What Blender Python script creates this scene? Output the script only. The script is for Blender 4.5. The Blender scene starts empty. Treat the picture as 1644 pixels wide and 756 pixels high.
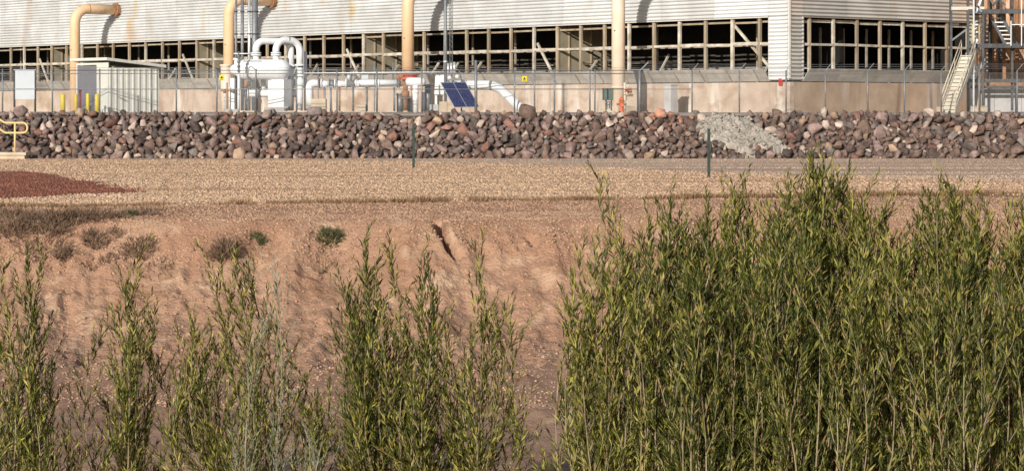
import bpy, bmesh, math, random
import numpy as np
from mathutils import Vector, Matrix, Euler

random.seed(7)
rng = np.random.default_rng(11)
sc = bpy.context.scene
col = sc.collection
R = math.radians

# ------------------------------------------------------------------ camera, sky, sun, exposure
EYE = 2.75            # eye height above the gravel lot (z = 0)
FPX = 3984.0          # focal length in photograph pixels (1644 wide)
HOR = 177.0           # photograph row of the horizon
cam_d = bpy.data.cameras.new("camera")
cam = bpy.data.objects.new("camera", cam_d)
col.objects.link(cam)
cam.location = (0, 0, EYE)
cam.rotation_euler = (R(90), 0, 0)
cam_d.sensor_width = 36.0
cam_d.lens = FPX / 1644.0 * 36.0
cam_d.shift_y = -(378.0 - HOR) / 1644.0
cam_d.clip_start = 0.5
cam_d.clip_end = 6000
sc.camera = cam

SUN_EL, SUN_AZ = 18.5, 20.7       # elevation; light travels forward and this many degrees to the right
ld = Vector((math.sin(R(SUN_AZ)) * math.cos(R(SUN_EL)), math.cos(R(SUN_AZ)) * math.cos(R(SUN_EL)), -math.sin(R(SUN_EL))))
sun_d = bpy.data.lights.new("sun", 'SUN')
sun_d.energy = 4.7
sun_d.angle = R(0.5)
sun_d.color = (1.0, 0.95, 0.87)
sun = bpy.data.objects.new("sun", sun_d)
col.objects.link(sun)
sun.rotation_euler = ld.to_track_quat('-Z', 'Y').to_euler()
sun.location = (0, -20, 60)
w = bpy.data.worlds.new("World")
sc.world = w
w.use_nodes = True
wn = w.node_tree.nodes
bg = wn["Background"]
sky = wn.new("ShaderNodeTexSky")
sky.sky_type = 'NISHITA'
sky.sun_disc = False
sky.sun_elevation = R(SUN_EL)
sky.sun_rotation = R(180 + SUN_AZ)
w.node_tree.links.new(sky.outputs[0], bg.inputs[0])
bg.inputs[1].default_value = 0.085
sc.view_settings.view_transform = 'Standard'
sc.view_settings.look = 'None'
sc.view_settings.exposure = 0.0
sc.view_settings.gamma = 1.0

# ------------------------------------------------------------------ helpers
PAD = 2.6             # height of the plant pad


def at(px, py, Y):
    return Vector(((px - 822.0) * Y / FPX, Y, EYE - (py - HOR) * Y / FPX))


def xat(px, Y):
    return (px - 822.0) * Y / FPX


def zat(py, Y):
    return EYE - (py - HOR) * Y / FPX


def tag(o, label=None, cat=None, group=None, kind=None):
    if label: o['label'] = label
    if cat: o['category'] = cat
    if group: o['group'] = group
    if kind: o['kind'] = kind
    return o


ROOTM = {}


def thing(name, label, cat, loc=(0, 0, 0), rz=0.0, group=None):
    o = bpy.data.objects.new(name, None)
    col.objects.link(o)
    o.location = loc
    o.rotation_euler = (0, 0, rz)
    o.empty_display_size = 0.3
    ROOTM[o.name] = Matrix.Translation(Vector(loc)) @ Matrix.Rotation(rz, 4, 'Z')
    return tag(o, label, cat, group)


def frame_dirs(d):
    d = d.normalized()
    up = Vector((0, 0, 1)) if abs(d.z) < 0.95 else Vector((0, 1, 0))
    a = d.cross(up).normalized()
    return a, a.cross(d).normalized()


class MB:
    def __init__(s):
        s.v, s.f, s.sm, s.mi = [], [], [], []

    def face(s, idx, sm=False, mi=0):
        s.f.append(idx); s.sm.append(sm); s.mi.append(mi)

    def box(s, c, size, rot=None):
        c = Vector(c); b = len(s.v)
        hx, hy, hz = [q / 2 for q in size]
        for z in (-hz, hz):
            for y in (-hy, hy):
                for x in (-hx, hx):
                    p = Vector((x, y, z))
                    if rot is not None: p = rot @ p
                    s.v.append(c + p)
        for q in ((0, 2, 3, 1), (4, 5, 7, 6), (0, 1, 5, 4), (2, 6, 7, 3), (0, 4, 6, 2), (1, 3, 7, 5)):
            s.face([b + i for i in q])
        return s

    def beam(s, p0, p1, wd, ht):
        p0, p1 = Vector(p0), Vector(p1)
        d = p1 - p0
        a, u = frame_dirs(d)
        b = len(s.v)
        for p in (p0, p1):
            for sx, sy in ((-1, -1), (1, -1), (1, 1), (-1, 1)):
                s.v.append(p + a * (sx * wd / 2) + u * (sy * ht / 2))
        s.face([b + 3, b + 2, b + 1, b]); s.face([b + 4, b + 5, b + 6, b + 7])
        for i in range(4):
            j = (i + 1) % 4
            s.face([b + i, b + j, b + 4 + j, b + 4 + i])
        return s

    def tube(s, pts, r, n=12, cap=True):
        pts = [Vector(p) for p in pts]
        rr = r if isinstance(r, (list, tuple)) else [r] * len(pts)
        b = len(s.v)
        d0 = (pts[1] - pts[0]).normalized()
        a, u = frame_dirs(d0)
        for i, p in enumerate(pts):
            if i == 0: d = d0
            elif i == len(pts) - 1: d = (pts[-1] - pts[-2]).normalized()
            else:
                d = (pts[i] - pts[i - 1]).normalized() + (pts[i + 1] - pts[i]).normalized()
                d = d.normalized() if d.length > 1e-6 else (pts[i] - pts[i - 1]).normalized()
            a = (a - d * a.dot(d)).normalized()
            u = d.cross(a)
            for k in range(n):
                t = 2 * math.pi * k / n
                s.v.append(p + (a * math.cos(t) + u * math.sin(t)) * rr[i])
        for i in range(len(pts) - 1):
            for k in range(n):
                k2 = (k + 1) % n
                s.face([b + i * n + k, b + i * n + k2, b + (i + 1) * n + k2, b + (i + 1) * n + k], n > 5)
        if cap:
            s.face([b + n - 1 - k for k in range(n)])
            e = b + (len(pts) - 1) * n
            s.face([e + k for k in range(n)])
        return s

    def poly(s, pts, th=None):
        b = len(s.v)
        s.v += [Vector(p) for p in pts]
        s.face(list(range(b, b + len(pts))))
        return s

    def prism(s, pts, off):
        n = len(pts); b = len(s.v); off = Vector(off)
        s.v += [Vector(p) for p in pts] + [Vector(p) + off for p in pts]
        s.face(list(range(b + n - 1, b - 1, -1))); s.face(list(range(b + n, b + 2 * n)))
        for i in range(n):
            j = (i + 1) % n
            s.face([b + i, b + j, b + n + j, b + n + i])
        return s

    def build(s, name, m, parent=None, local=False):
        mat = Matrix.Identity(4)
        if parent is not None and not local:
            mat = ROOTM[parent.name].inverted()
        me = bpy.data.meshes.new(name)
        me.from_pydata([tuple(mat @ v) for v in s.v], [], s.f)
        me.polygons.foreach_set('use_smooth', s.sm)
        ms = m if isinstance(m, (list, tuple)) else [m]
        for q in ms: me.materials.append(q)
        if len(ms) > 1: me.polygons.foreach_set('material_index', s.mi)
        bm = bmesh.new(); bm.from_mesh(me)
        bmesh.ops.recalc_face_normals(bm, faces=bm.faces)
        bm.to_mesh(me); bm.free()
        me.update()
        o = bpy.data.objects.new(name, me)
        col.objects.link(o)
        if parent is not None:
            o.parent = parent
            ROOTM[o.name] = ROOTM[parent.name]
        return o


def fillet(pts, rad, n=7):
    pts = [Vector(p) for p in pts]
    out = [pts[0]]
    for i in range(1, len(pts) - 1):
        a, b, c = pts[i - 1], pts[i], pts[i + 1]
        d1, d2 = (a - b).normalized(), (c - b).normalized()
        if d1.dot(d2) < -.998:
            out.append(b); continue
        ang = d1.angle(d2)
        t = min(rad / math.tan(ang / 2), (a - b).length * .98, (c - b).length * .98)
        r2 = t * math.tan(ang / 2)
        ctr = b + (d1 + d2).normalized() * (r2 / math.sin(ang / 2))
        s0, s1 = b + d1 * t - ctr, b + d2 * t - ctr
        tot = s0.angle(s1)
        for k in range(n + 1):
            q = k / n
            out.append(ctr + (s0 * math.sin((1 - q) * tot) + s1 * math.sin(q * tot)) / math.sin(tot))
    out.append(pts[-1])
    return out


BOXC = {}


def pbox(name, parent, m, c, size, rot=None):
    key = (name, m.name, tuple(round(q, 3) for q in size))
    if key not in BOXC:
        mb = MB(); mb.box((0, 0, 0), size)
        me = bpy.data.meshes.new(name)
        me.from_pydata([tuple(v) for v in mb.v], [], mb.f)
        me.materials.append(m)
        bm = bmesh.new(); bm.from_mesh(me)
        bmesh.ops.recalc_face_normals(bm, faces=bm.faces)
        bm.to_mesh(me); bm.free()
        BOXC[key] = me
    o = bpy.data.objects.new(name, BOXC[key])
    col.objects.link(o)
    o.parent = parent
    o.location = c
    if rot is not None: o.rotation_euler = rot
    return o


def np_mesh(name, V, F, mats, mi=None, smooth=False):
    """V (n,3) float, F (m,k) int"""
    me = bpy.data.meshes.new(name)
    n, (m, k) = len(V), F.shape
    me.vertices.add(n); me.vertices.foreach_set('co', np.asarray(V, np.float32).ravel())
    me.loops.add(m * k); me.loops.foreach_set('vertex_index', F.astype(np.int32).ravel())
    me.polygons.add(m)
    me.polygons.foreach_set('loop_start', np.arange(0, m * k, k, dtype=np.int32))
    me.polygons.foreach_set('loop_total', np.full(m, k, np.int32))
    if smooth: me.polygons.foreach_set('use_smooth', np.ones(m, bool))
    for q in mats: me.materials.append(q)
    if mi is not None: me.polygons.foreach_set('material_index', np.asarray(mi, np.int32))
    me.update(calc_edges=True)
    return me


def np_obj(name, V, F, mats, mi=None, smooth=False, parent=None):
    me = np_mesh(name, V, F, mats, mi, smooth)
    o = bpy.data.objects.new(name, me)
    col.objects.link(o)
    if parent is not None: o.parent = parent
    return o


def _hash(ix, iy, seed):
    h = (ix.astype(np.int64) * 374761393 + iy.astype(np.int64) * 668265263 + seed * 974711) & 0x7fffffff
    h = ((h ^ (h >> 13)) * 1274126177) & 0x7fffffff
    return ((h ^ (h >> 16)) & 0xffff) / 65535.0


def vnoise(x, y, seed=0):
    x = np.asarray(x, float); y = np.asarray(y, float)
    ix, iy = np.floor(x), np.floor(y)
    fx, fy = x - ix, y - iy
    fx = fx * fx * (3 - 2 * fx); fy = fy * fy * (3 - 2 * fy)
    a = _hash(ix, iy, seed); b = _hash(ix + 1, iy, seed); c = _hash(ix, iy + 1, seed); d = _hash(ix + 1, iy + 1, seed)
    return (a * (1 - fx) + b * fx) * (1 - fy) + (c * (1 - fx) + d * fx) * fy * 1.0 - 0.5


def fbm(x, y, oct=4, seed=0):
    t, amp = 0, 1.0
    for i in range(oct):
        t = t + amp * vnoise(np.asarray(x) * 2 ** i, np.asarray(y) * 2 ** i, seed + i)
        amp *= .5
    return t


# ------------------------------------------------------------------ materials
def mat(name, c1, c2=None, scale=3.0, rough=.7, metal=0.0, bump=.0, bscale=40.0, rand=0.0, island=False,
        stain=None, stretch=(1, 1, 1), detail=5.0, lo=.35, hi=.65, spec=.3, coords='pos', bdist=.05):
    m = bpy.data.materials.new(name)
    m.use_nodes = True
    nt = m.node_tree; N, L = nt.nodes, nt.links
    b = N["Principled BSDF"]
    b.inputs['Roughness'].default_value = rough
    b.inputs['Metallic'].default_value = metal
    b.inputs['Specular IOR Level'].default_value = spec
    if coords == 'pos':
        g = N.new("ShaderNodeNewGeometry").outputs['Position']
    else:
        g = N.new("ShaderNodeTexCoord").outputs['Object']
    mp = N.new("ShaderNodeMapping"); mp.inputs['Scale'].default_value = stretch
    L.new(g, mp.inputs[0])
    vec = mp.outputs[0]
    if rand and coords != 'pos':
        oi = N.new("ShaderNodeObjectInfo")
        ml = N.new("ShaderNodeMath"); ml.operation = 'MULTIPLY'; ml.inputs[1].default_value = 37.0
        L.new(oi.outputs['Random'], ml.inputs[0])
        ad = N.new("ShaderNodeVectorMath"); ad.operation = 'ADD'
        L.new(vec, ad.inputs[0]); L.new(ml.outputs[0], ad.inputs[1])
        vec = ad.outputs[0]
    colr = None
    if c2 is not None:
        n = N.new("ShaderNodeTexNoise"); n.inputs['Scale'].default_value = scale; n.inputs['Detail'].default_value = detail
        n.inputs['Roughness'].default_value = .6
        L.new(vec, n.inputs['Vector'])
        cr = N.new("ShaderNodeValToRGB")
        cr.color_ramp.elements[0].position = lo; cr.color_ramp.elements[1].position = hi
        cr.color_ramp.elements[0].color = (*c1, 1); cr.color_ramp.elements[1].color = (*c2, 1)
        L.new(n.outputs[0], cr.inputs[0])
        colr = cr.outputs[0]
    for st in ([stain] if isinstance(stain, tuple) else (stain or [])):
        scol, sscale, slo, shi, sstretch = st
        mp2 = N.new("ShaderNodeMapping"); mp2.inputs['Scale'].default_value = sstretch
        L.new(g, mp2.inputs[0])
        n2 = N.new("ShaderNodeTexNoise"); n2.inputs['Scale'].default_value = sscale; n2.inputs['Detail'].default_value = 4
        L.new(mp2.outputs[0], n2.inputs['Vector'])
        r2 = N.new("ShaderNodeMapRange"); r2.inputs[1].default_value = slo; r2.inputs[2].default_value = shi
        L.new(n2.outputs[0], r2.inputs[0])
        mx = N.new("ShaderNodeMix"); mx.data_type = 'RGBA'
        L.new(r2.outputs[0], mx.inputs[0])
        if colr is not None: L.new(colr, mx.inputs[6])
        else: mx.inputs[6].default_value = (*c1, 1)
        mx.inputs[7].default_value = (*scol, 1)
        colr = mx.outputs[2]
    if rand or island:
        hs = N.new("ShaderNodeHueSaturation")
        src = N.new("ShaderNodeNewGeometry").outputs['Random Per Island'] if island else N.new("ShaderNodeObjectInfo").outputs['Random']
        r3 = N.new("ShaderNodeMapRange"); r3.inputs[3].default_value = 1 - (rand or .25); r3.inputs[4].default_value = 1 + (rand or .25)
        L.new(src, r3.inputs[0]); L.new(r3.outputs[0], hs.inputs['Value'])
        if colr is not None: L.new(colr, hs.inputs['Color'])
        else: hs.inputs['Color'].default_value = (*c1, 1)
        colr = hs.outputs[0]
    if colr is not None: L.new(colr, b.inputs['Base Color'])
    else: b.inputs['Base Color'].default_value = (*c1, 1)
    if bump:
        n3 = N.new("ShaderNodeTexNoise"); n3.inputs['Scale'].default_value = bscale; n3.inputs['Detail'].default_value = 4
        L.new(g, n3.inputs['Vector'])
        bp = N.new("ShaderNodeBump"); bp.inputs['Strength'].default_value = bump; bp.inputs['Distance'].default_value = bdist
        L.new(n3.outputs[0], bp.inputs['Height']); L.new(bp.outputs[0], b.inputs['Normal'])
    return m


def leaf_mat(name, c1, c2, c3):
    m = bpy.data.materials.new(name); m.use_nodes = True
    nt = m.node_tree; N, L = nt.nodes, nt.links
    b = N["Principled BSDF"]; b.inputs['Roughness'].default_value = .55; b.inputs['Specular IOR Level'].default_value = .25
    g = N.new("ShaderNodeNewGeometry")
    cr = N.new("ShaderNodeValToRGB")
    cr.color_ramp.elements[0].color = (*c1, 1); cr.color_ramp.elements[1].color = (*c3, 1)
    e = cr.color_ramp.elements.new(.55); e.color = (*c2, 1)
    cr.color_ramp.elements[-1].position = .955
    e = cr.color_ramp.elements.new(.965); e.color = (.30, .19, .085, 1)
    L.new(g.outputs['Random Per Island'], cr.inputs[0])
    L.new(cr.outputs[0], b.inputs['Base Color'])
    t = N.new("ShaderNodeBsdfTranslucent"); L.new(cr.outputs[0], t.inputs[0])
    mx = N.new("ShaderNodeMixShader"); mx.inputs[0].default_value = .18
    L.new(b.outputs[0], mx.inputs[1]); L.new(t.outputs[0], mx.inputs[2])
    L.new(mx.outputs[0], N["Material Output"].inputs[0])
    return m


M = {}
# rust and ochre stains stay within their own patches on the cladding
M['siding'] = mat('siding', (.56, .555, .54), (.66, .67, .67), scale=.55, rough=.6, rand=.07, bump=.15, bscale=9,
                  stain=[((.60, .50, .34), .42, .62, .74, (1, 1, .5)), ((.52, .42, .34), .30, .60, .75, (1, 1, .4))], coords='pos')
M['siding_pale'] = mat('siding_pale', (.72, .73, .74), (.66, .66, .66), scale=.8, rough=.55, rand=.04, bump=.1, bscale=9)
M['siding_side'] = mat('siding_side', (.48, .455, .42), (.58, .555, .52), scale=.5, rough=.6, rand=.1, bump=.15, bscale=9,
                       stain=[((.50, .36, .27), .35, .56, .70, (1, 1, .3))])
M['trim'] = mat('trim', (.66, .64, .60), (.55, .52, .48), scale=2, rough=.5)
M['timber'] = mat('timber', (.27, .205, .135), (.42, .345, .255), scale=2.5, rough=.85, bump=.4, bscale=18, rand=.18, stretch=(1, 1, .3))
M['timber_pale'] = mat('timber_pale', (.34, .285, .21), (.62, .57, .49), scale=1.6, rough=.85, bump=.4, bscale=14, rand=.15)
M['ply'] = mat('ply', (.26, .225, .16), (.35, .305, .22), scale=1.1, rough=.8, rand=.1, bump=.2, bscale=8)
M['dark'] = mat('dark', (.012, .011, .010), (.02, .018, .015), scale=2, rough=.9)  # near-black: the shade inside the tower is put into this colour
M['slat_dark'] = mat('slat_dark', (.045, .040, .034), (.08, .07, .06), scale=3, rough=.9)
M['apron'] = mat('apron', (.36, .33, .29), (.50, .47, .43), scale=1.2, rough=.8, rand=.14, bump=.3, bscale=10, stretch=(1, 1, .6))
M['batten'] = mat('batten', (.25, .21, .17), (.36, .32, .27), scale=3, rough=.85, rand=.15)
M['concrete'] = mat('concrete', (.42, .31, .235), (.56, .46, .37), scale=.55, rough=.9, bump=.3, bscale=7, rand=.05,
                    stain=[((.68, .60, .52), .8, .55, .68, (1, 1, .2)), ((.36, .24, .16), .5, .56, .72, (1, 1, 1.5)), ((.33, .26, .21), 1.6, .60, .72, (1, 1, .12))])
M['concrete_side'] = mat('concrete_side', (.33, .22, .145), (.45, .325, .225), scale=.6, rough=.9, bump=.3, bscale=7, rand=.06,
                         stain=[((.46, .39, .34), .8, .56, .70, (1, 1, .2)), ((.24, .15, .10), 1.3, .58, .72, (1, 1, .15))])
M['concrete_grey'] = mat('concrete_grey', (.36, .35, .35), (.50, .48, .47), scale=.8, rough=.9, bump=.3, bscale=8)
M['concrete_tan'] = mat('concrete_tan', (.48, .38, .28), (.60, .50, .38), scale=1.5, rough=.9, bump=.3, bscale=12)
M['beige'] = mat('beige', (.70, .47, .275), (.76, .54, .345), scale=.9, rough=.5, bump=.05,
                 stain=[((.50, .33, .18), .6, .66, .8, (1, 1, .4))])
M['cream_pipe'] = mat('cream_pipe', (.75, .575, .42), (.80, .67, .54), scale=.9, rough=.5,
                      stain=[((.55, .38, .26), .6, .62, .8, (1, 1, .4))])
M['rust'] = mat('rust', (.26, .12, .06), (.38, .20, .10), scale=4, rough=.85, bump=.3, bscale=20)
M['white'] = mat('white', (.77, .78, .79), (.68, .68, .68), scale=1.4, rough=.4, lo=.5, hi=.75, stain=((.55, .47, .40), 1.7, .64, .8, (1, 1, .5)))
M['steel'] = mat('steel', (.17, .175, .185), (.25, .255, .26), scale=6, rough=.5, metal=.3)
M['galv'] = mat('galv', (.19, .20, .21), (.28, .29, .30), scale=8, rough=.55, metal=.4)
M['darksteel'] = mat('darksteel', (.05, .052, .056), (.10, .10, .105), scale=4, rough=.6)
M['valve'] = mat('valve', (.10, .10, .11), (.22, .22, .22), scale=8, rough=.6)
M['red_orange'] = mat('red_orange', (.55, .10, .045), (.42, .11, .07), scale=3, rough=.6)
M['hydrant'] = mat('hydrant', (.70, .16, .05), (.60, .14, .06), scale=5, rough=.5)
M['yellow'] = mat('yellow', (.72, .58, .02), (.66, .50, .04), scale=5, rough=.5)
M['rail_yellow'] = mat('rail_yellow', (.72, .54, .22), (.66, .50, .26), scale=4, rough=.6)
M['dark_red'] = mat('dark_red', (.26, .015, .03), (.20, .02, .03), scale=4, rough=.5)
M['red'] = mat('red', (.50, .04, .035), rough=.5)
M['green_box'] = mat('green_box', (.07, .105, .09), (.10, .14, .12), scale=4, rough=.6)
M['post_green'] = mat('post_green', (.016, .030, .026), (.035, .055, .046), scale=9, rough=.6)
M['shed_wall'] = mat('shed_wall', (.64, .63, .56), (.69, .685, .625), scale=1.0, rough=.5, rand=.04)
M['shed_grey'] = mat('shed_grey', (.155, .15, .175), (.19, .18, .20), scale=1.0, rough=.5)
M['sign_white'] = mat('sign_white', (.44, .48, .53), (.50, .54, .58), scale=.9, rough=.35, lo=.3, hi=.7)
M['sign_yellow'] = mat('sign_yellow', (.58, .50, .02), rough=.5)
M['black'] = mat('black', (.02, .02, .02), rough=.6)
M['panel_blue'] = mat('panel_blue', (.004, .014, .105), (.006, .020, .13), scale=6, rough=.6, spec=.04)
M['alu'] = mat('alu', (.66, .67, .68), rough=.35, metal=.5)
M['stair'] = mat('stair', (.62, .58, .49), (.52, .47, .38), scale=3, rough=.7)
M['stair_rail'] = mat('stair_rail', (.60, .52, .38), (.68, .61, .48), scale=3, rough=.6)
M['rust_wall'] = mat('rust_wall', (.36, .20, .115), (.52, .33, .20), scale=.9, rough=.85, bump=.3, bscale=10, rand=.22,
                     stain=[((.58, .40, .32), .9, .55, .7, (1, 1, .4)), ((.14, .075, .05), 2.0, .62, .72, (1, 1, .7))])
M['ground'] = mat('ground', (.335, .182, .112), (.475, .288, .187), scale=.55, rough=.95, bump=.7, bscale=11, bdist=.09, detail=9, lo=.3, hi=.7,
                  stain=[((.57, .38, .25), .9, .55, .7, (1, 1, 1)), ((.28, .16, .10), 3.2, .62, .74, (1, 1, 1))])
M['gravel'] = mat('gravel', (.42, .27, .165), (.54, .375, .245), scale=1.3, rough=.95, bump=.8, bscale=22, detail=8)
M['road'] = mat('road', (.44, .31, .22), (.60, .46, .36), scale=1.0, rough=.95, bump=.5, bscale=18, stretch=(.10, .9, 1), detail=8)
M['pad'] = mat('pad', (.33, .27, .225), (.44, .37, .31), scale=1.5, rough=.95, bump=.6, bscale=18)
M['red_gravel'] = mat('red_gravel', (.20, .07, .045), (.28, .105, .07), scale=2.5, rough=.95, bump=.8, bscale=22)
M['pebble'] = mat('pebble', (.385, .232, .142), (.585, .392, .258), scale=.42, rough=.9, island=True, rand=.38, stretch=(.10, 1, 1), lo=.36, hi=.5)
M['pebble_road'] = mat('pebble_road', (.27, .17, .11), (.66, .48, .355), scale=.45, rough=.9, island=True, rand=.22, stretch=(.06, 1, 1), lo=.4, hi=.6)
M['pebble_red'] = mat('pebble_red', (.19, .07, .043), (.28, .115, .075), scale=.8, rough=.9, island=True, rand=.4)
M['clod'] = mat('clod', (.38, .215, .135), (.51, .325, .215), scale=.8, rough=.95, island=True, rand=.25)
M['bank_soil'] = mat('bank_soil', (.10, .075, .062), (.16, .12, .10), scale=2, rough=.95, bump=.6, bscale=10)
M['grout'] = mat('grout', (.285, .25, .21), (.445, .40, .345), scale=1.8, rough=.9, bump=.9, bscale=9,
                 stain=[((.27, .26, .24), 2.4, .56, .7, (1, 1, 1))])
ROCKC = [('rock_brown', (.115, .074, .058), (.24, .165, .134)), ('rock_grey', (.125, .097, .086), (.25, .205, .185)),
         ('rock_dark', (.055, .040, .036), (.13, .095, .085)), ('rock_red', (.17, .085, .064), (.28, .155, .12)),
         ('rock_pale', (.40, .30, .245), (.60, .48, .40)), ('rock_tan', (.28, .19, .13), (.43, .30, .21)),
         ('rock_mauve', (.165, .110, .096), (.32, .226, .20)), ('rock_coral', (.36, .17, .11), (.46, .25, .175))]
ROCKM = [mat(n, a, b, scale=3.4, rough=.9, bump=.9, bscale=15, rand=.34, detail=7) for n, a, b in ROCKC]
M['leaf'] = leaf_mat('leaf', (.030, .040, .007), (.105, .115, .016), (.46, .41, .095))
M['leaf_dark'] = leaf_mat('leaf_dark', (.022, .034, .007), (.070, .086, .013), (.33, .30, .07))
M['leaf_sage'] = leaf_mat('leaf_sage', (.16, .19, .13), (.24, .27, .20), (.33, .35, .26))
M['stem'] = mat('stem', (.17, .125, .075), (.40, .32, .20), scale=1.6, rough=.8)
M['twig'] = mat('twig', (.15, .095, .06), (.25, .165, .11), scale=3, rough=.9, island=True, rand=.35)
M['drygrass'] = mat('drygrass', (.20, .115, .06), (.32, .20, .11), scale=.6, rough=.9, island=True, rand=.35)
M['green_weed'] = leaf_mat('green_weed', (.07, .09, .03), (.11, .12, .05), (.17, .16, .07))

# ------------------------------------------------------------------ terrain
EDGE = lambda x: 75.0 + 0.35 * x * 1.0      # near edge of the gravel (further away to the right)
CRACK = []


def crest(x):
    return 66.0 + 2.4 * vnoise(np.asarray(x) * .13 + 4.1, np.asarray(x) * 0 + .5, 3) + 1.0 * vnoise(np.asarray(x) * .5, np.asarray(x) * 0 + 1.7, 5)


def seg_d(x, y, pts):
    d = np.full(np.shape(x), 1e9)
    for (ax, ay), (bx, by) in zip(pts[:-1], pts[1:]):
        vx, vy = bx - ax, by - ay
        t = np.clip(((x - ax) * vx + (y - ay) * vy) / (vx * vx + vy * vy), 0, 1)
        d = np.minimum(d, np.hypot(x - ax - t * vx, y - ay - t * vy))
    return d


def terrain(x, y):
    x = np.asarray(x, float); y = np.asarray(y, float)
    yc = crest(x)
    near = np.clip((EDGE(x) - 1.0 - y) / 3.0, 0, 1)                     # 0 on the gravel, 1 on the shoulder
    z = -.16 * near + near * .05 * fbm(x * .9, y * .9, 4, 20)
    d = np.clip(yc - y, 0, None)                                         # distance past the crest
    face = 3.1 * (1 - np.exp(-(d / 4.3) ** 1.35))
    rough = np.clip(d / 1.2, 0, 1) * np.clip((14 - d) / 6, .25, 1)
    gul = fbm(x * 1.1 + .5 * fbm(x * .6, y * .3, 2, 9), y * .28, 4, 31)
    z = z - face + rough * (.32 * gul + .11 * fbm(x * 2.6, y * 1.3, 4, 41) + .07 * fbm(x * 6, y * 4, 2, 51) - .13 * np.abs(fbm(x * 3.4 + .4 * y, y * .8, 3, 57)) + .045 * fbm(x * 13, y * 10, 2, 55))
    if CRACK:
        for pts, wd, dep in CRACK:
            q = seg_d(x, y, pts)
            z = z - dep * np.exp(-(q / wd) ** 2)
    z = z + np.where(y < 40, .25 * fbm(x * .2, y * .2, 3, 61), 0) * np.clip((40 - y) / 6, 0, 1)
    return z


def hit(px, py):
    """first point where the sight line through a photograph pixel meets the terrain"""
    Y = np.arange(20, 145, .04)
    X = (px - 822.0) * Y / FPX
    Z = EYE - (py - HOR) * Y / FPX
    k = np.argmax(Z < terrain(X, Y))
    return float(X[k]), float(Y[k]), float(terrain(X[k], Y[k]))


def path(pxs):
    return [hit(*p)[:2] for p in pxs]


CRACK_NEW = [(path([(700, 352), (708, 362), (716, 376), (722, 392), (731, 408)]), .10, 1.1),
             (path([(850, 378), (856, 384), (860, 390)]), .09, .35)]
CRACK = CRACK_NEW


def axis(lo, hi, fine, outer):
    a = list(np.arange(lo, hi + 1e-6, fine))
    step, v = fine * 1.6, hi
    while v < outer:
        v += step; step *= 1.5; a.append(v)
    step, v = fine * 1.6, lo
    while v > -outer:
        v -= step; step *= 1.5; a.insert(0, v)
    return np.array(a)


gx = axis(-17, 17, .075, 2500)
gy = np.concatenate([-np.cumsum(1.5 ** np.arange(17))[::-1] * 2.5, np.arange(0, 38, 1.0), np.arange(38, 56, .25), np.arange(56, 69, .065),
                     np.arange(69, 84, .25), np.arange(84, 150, 6), 150 + np.cumsum(1.5 ** np.arange(14)) * 6])
GX, GY = np.meshgrid(gx, gy)
GZ = terrain(GX, GY)
V = np.stack([GX.ravel(), GY.ravel(), GZ.ravel()], 1)
nx, ny = len(gx), len(gy)
ii = (np.arange(ny - 1)[:, None] * nx + np.arange(nx - 1)[None, :]).ravel()
F = np.stack([ii, ii + 1, ii + nx + 1, ii + nx], 1)
tag(np_obj('ground', V, F, [M['ground']], smooth=True), kind='structure')


def sheet(name, outline, z, m):
    mb = MB(); mb.poly([(x, y, z) for x, y in outline])
    o = mb.build(name, m)
    return tag(o, kind='structure')


def wob(pts, amp, n, seed):
    out = []
    for (a, b) in zip(pts, pts[1:] + pts[:1]):
        L = math.hypot(b[0] - a[0], b[1] - a[1]); k = max(1, int(L / n))
        for i in range(k):
            t = i / k
            x, y = a[0] + (b[0] - a[0]) * t, a[1] + (b[1] - a[1]) * t
            out.append((x + amp * float(vnoise(x * .7, y * .7, seed)), y + amp * float(vnoise(x * .7, y * .7, seed + 9))))
    return out


gl = wob([(-60, 141), (-60, float(EDGE(-60)) + 2)] + [(x, float(EDGE(x))) for x in range(-28, 30, 2)] + [(60, float(EDGE(60)) - 1), (60, 141)], .8, 1.0, 3)
sheet('gravel_lot', gl, .012, M['gravel'])


def gp(px, py):
    Y = EYE * FPX / (py - HOR)
    return (xat(px, Y), Y)


red_poly = wob([gp(-80, 276), gp(40, 276), gp(80, 281), gp(150, 294), gp(216, 309), gp(120, 312), gp(40, 318), gp(-40, 322)], .9, .7, 5)
sheet('red_gravel_patch', red_poly, .022, M['red_gravel'])
road_poly = wob([gp(-100, 255.2), gp(400, 257), gp(640, 259), gp(820, 263), gp(1000, 270), gp(1250, 281), gp(1700, 291),
                 (60, 97), (60, 140.6), (-40, 140.6)], 1.2, 1.5, 6)
sheet('dirt_road', road_poly, .017, M['road'])


def inside(x, y, poly):
    c = np.zeros(np.shape(x), bool)
    n = len(poly)
    for i in range(n):
        x1, y1 = poly[i]; x2, y2 = poly[(i + 1) % n]
        k = ((y1 > y) != (y2 > y)) & (x < (x2 - x1) * (y - y1) / (y2 - y1 + 1e-12) + x1)
        c ^= k
    return c


OCT = np.array([(1, 0, 0), (0, 1, 0), (-1, 0, 0), (0, -1, 0), (0, 0, .8), (0, 0, -.5)], float)
OCF = np.array([(0, 1, 4), (1, 2, 4), (2, 3, 4), (3, 0, 4), (1, 0, 5), (2, 1, 5), (3, 2, 5), (0, 3, 5)])


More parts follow.
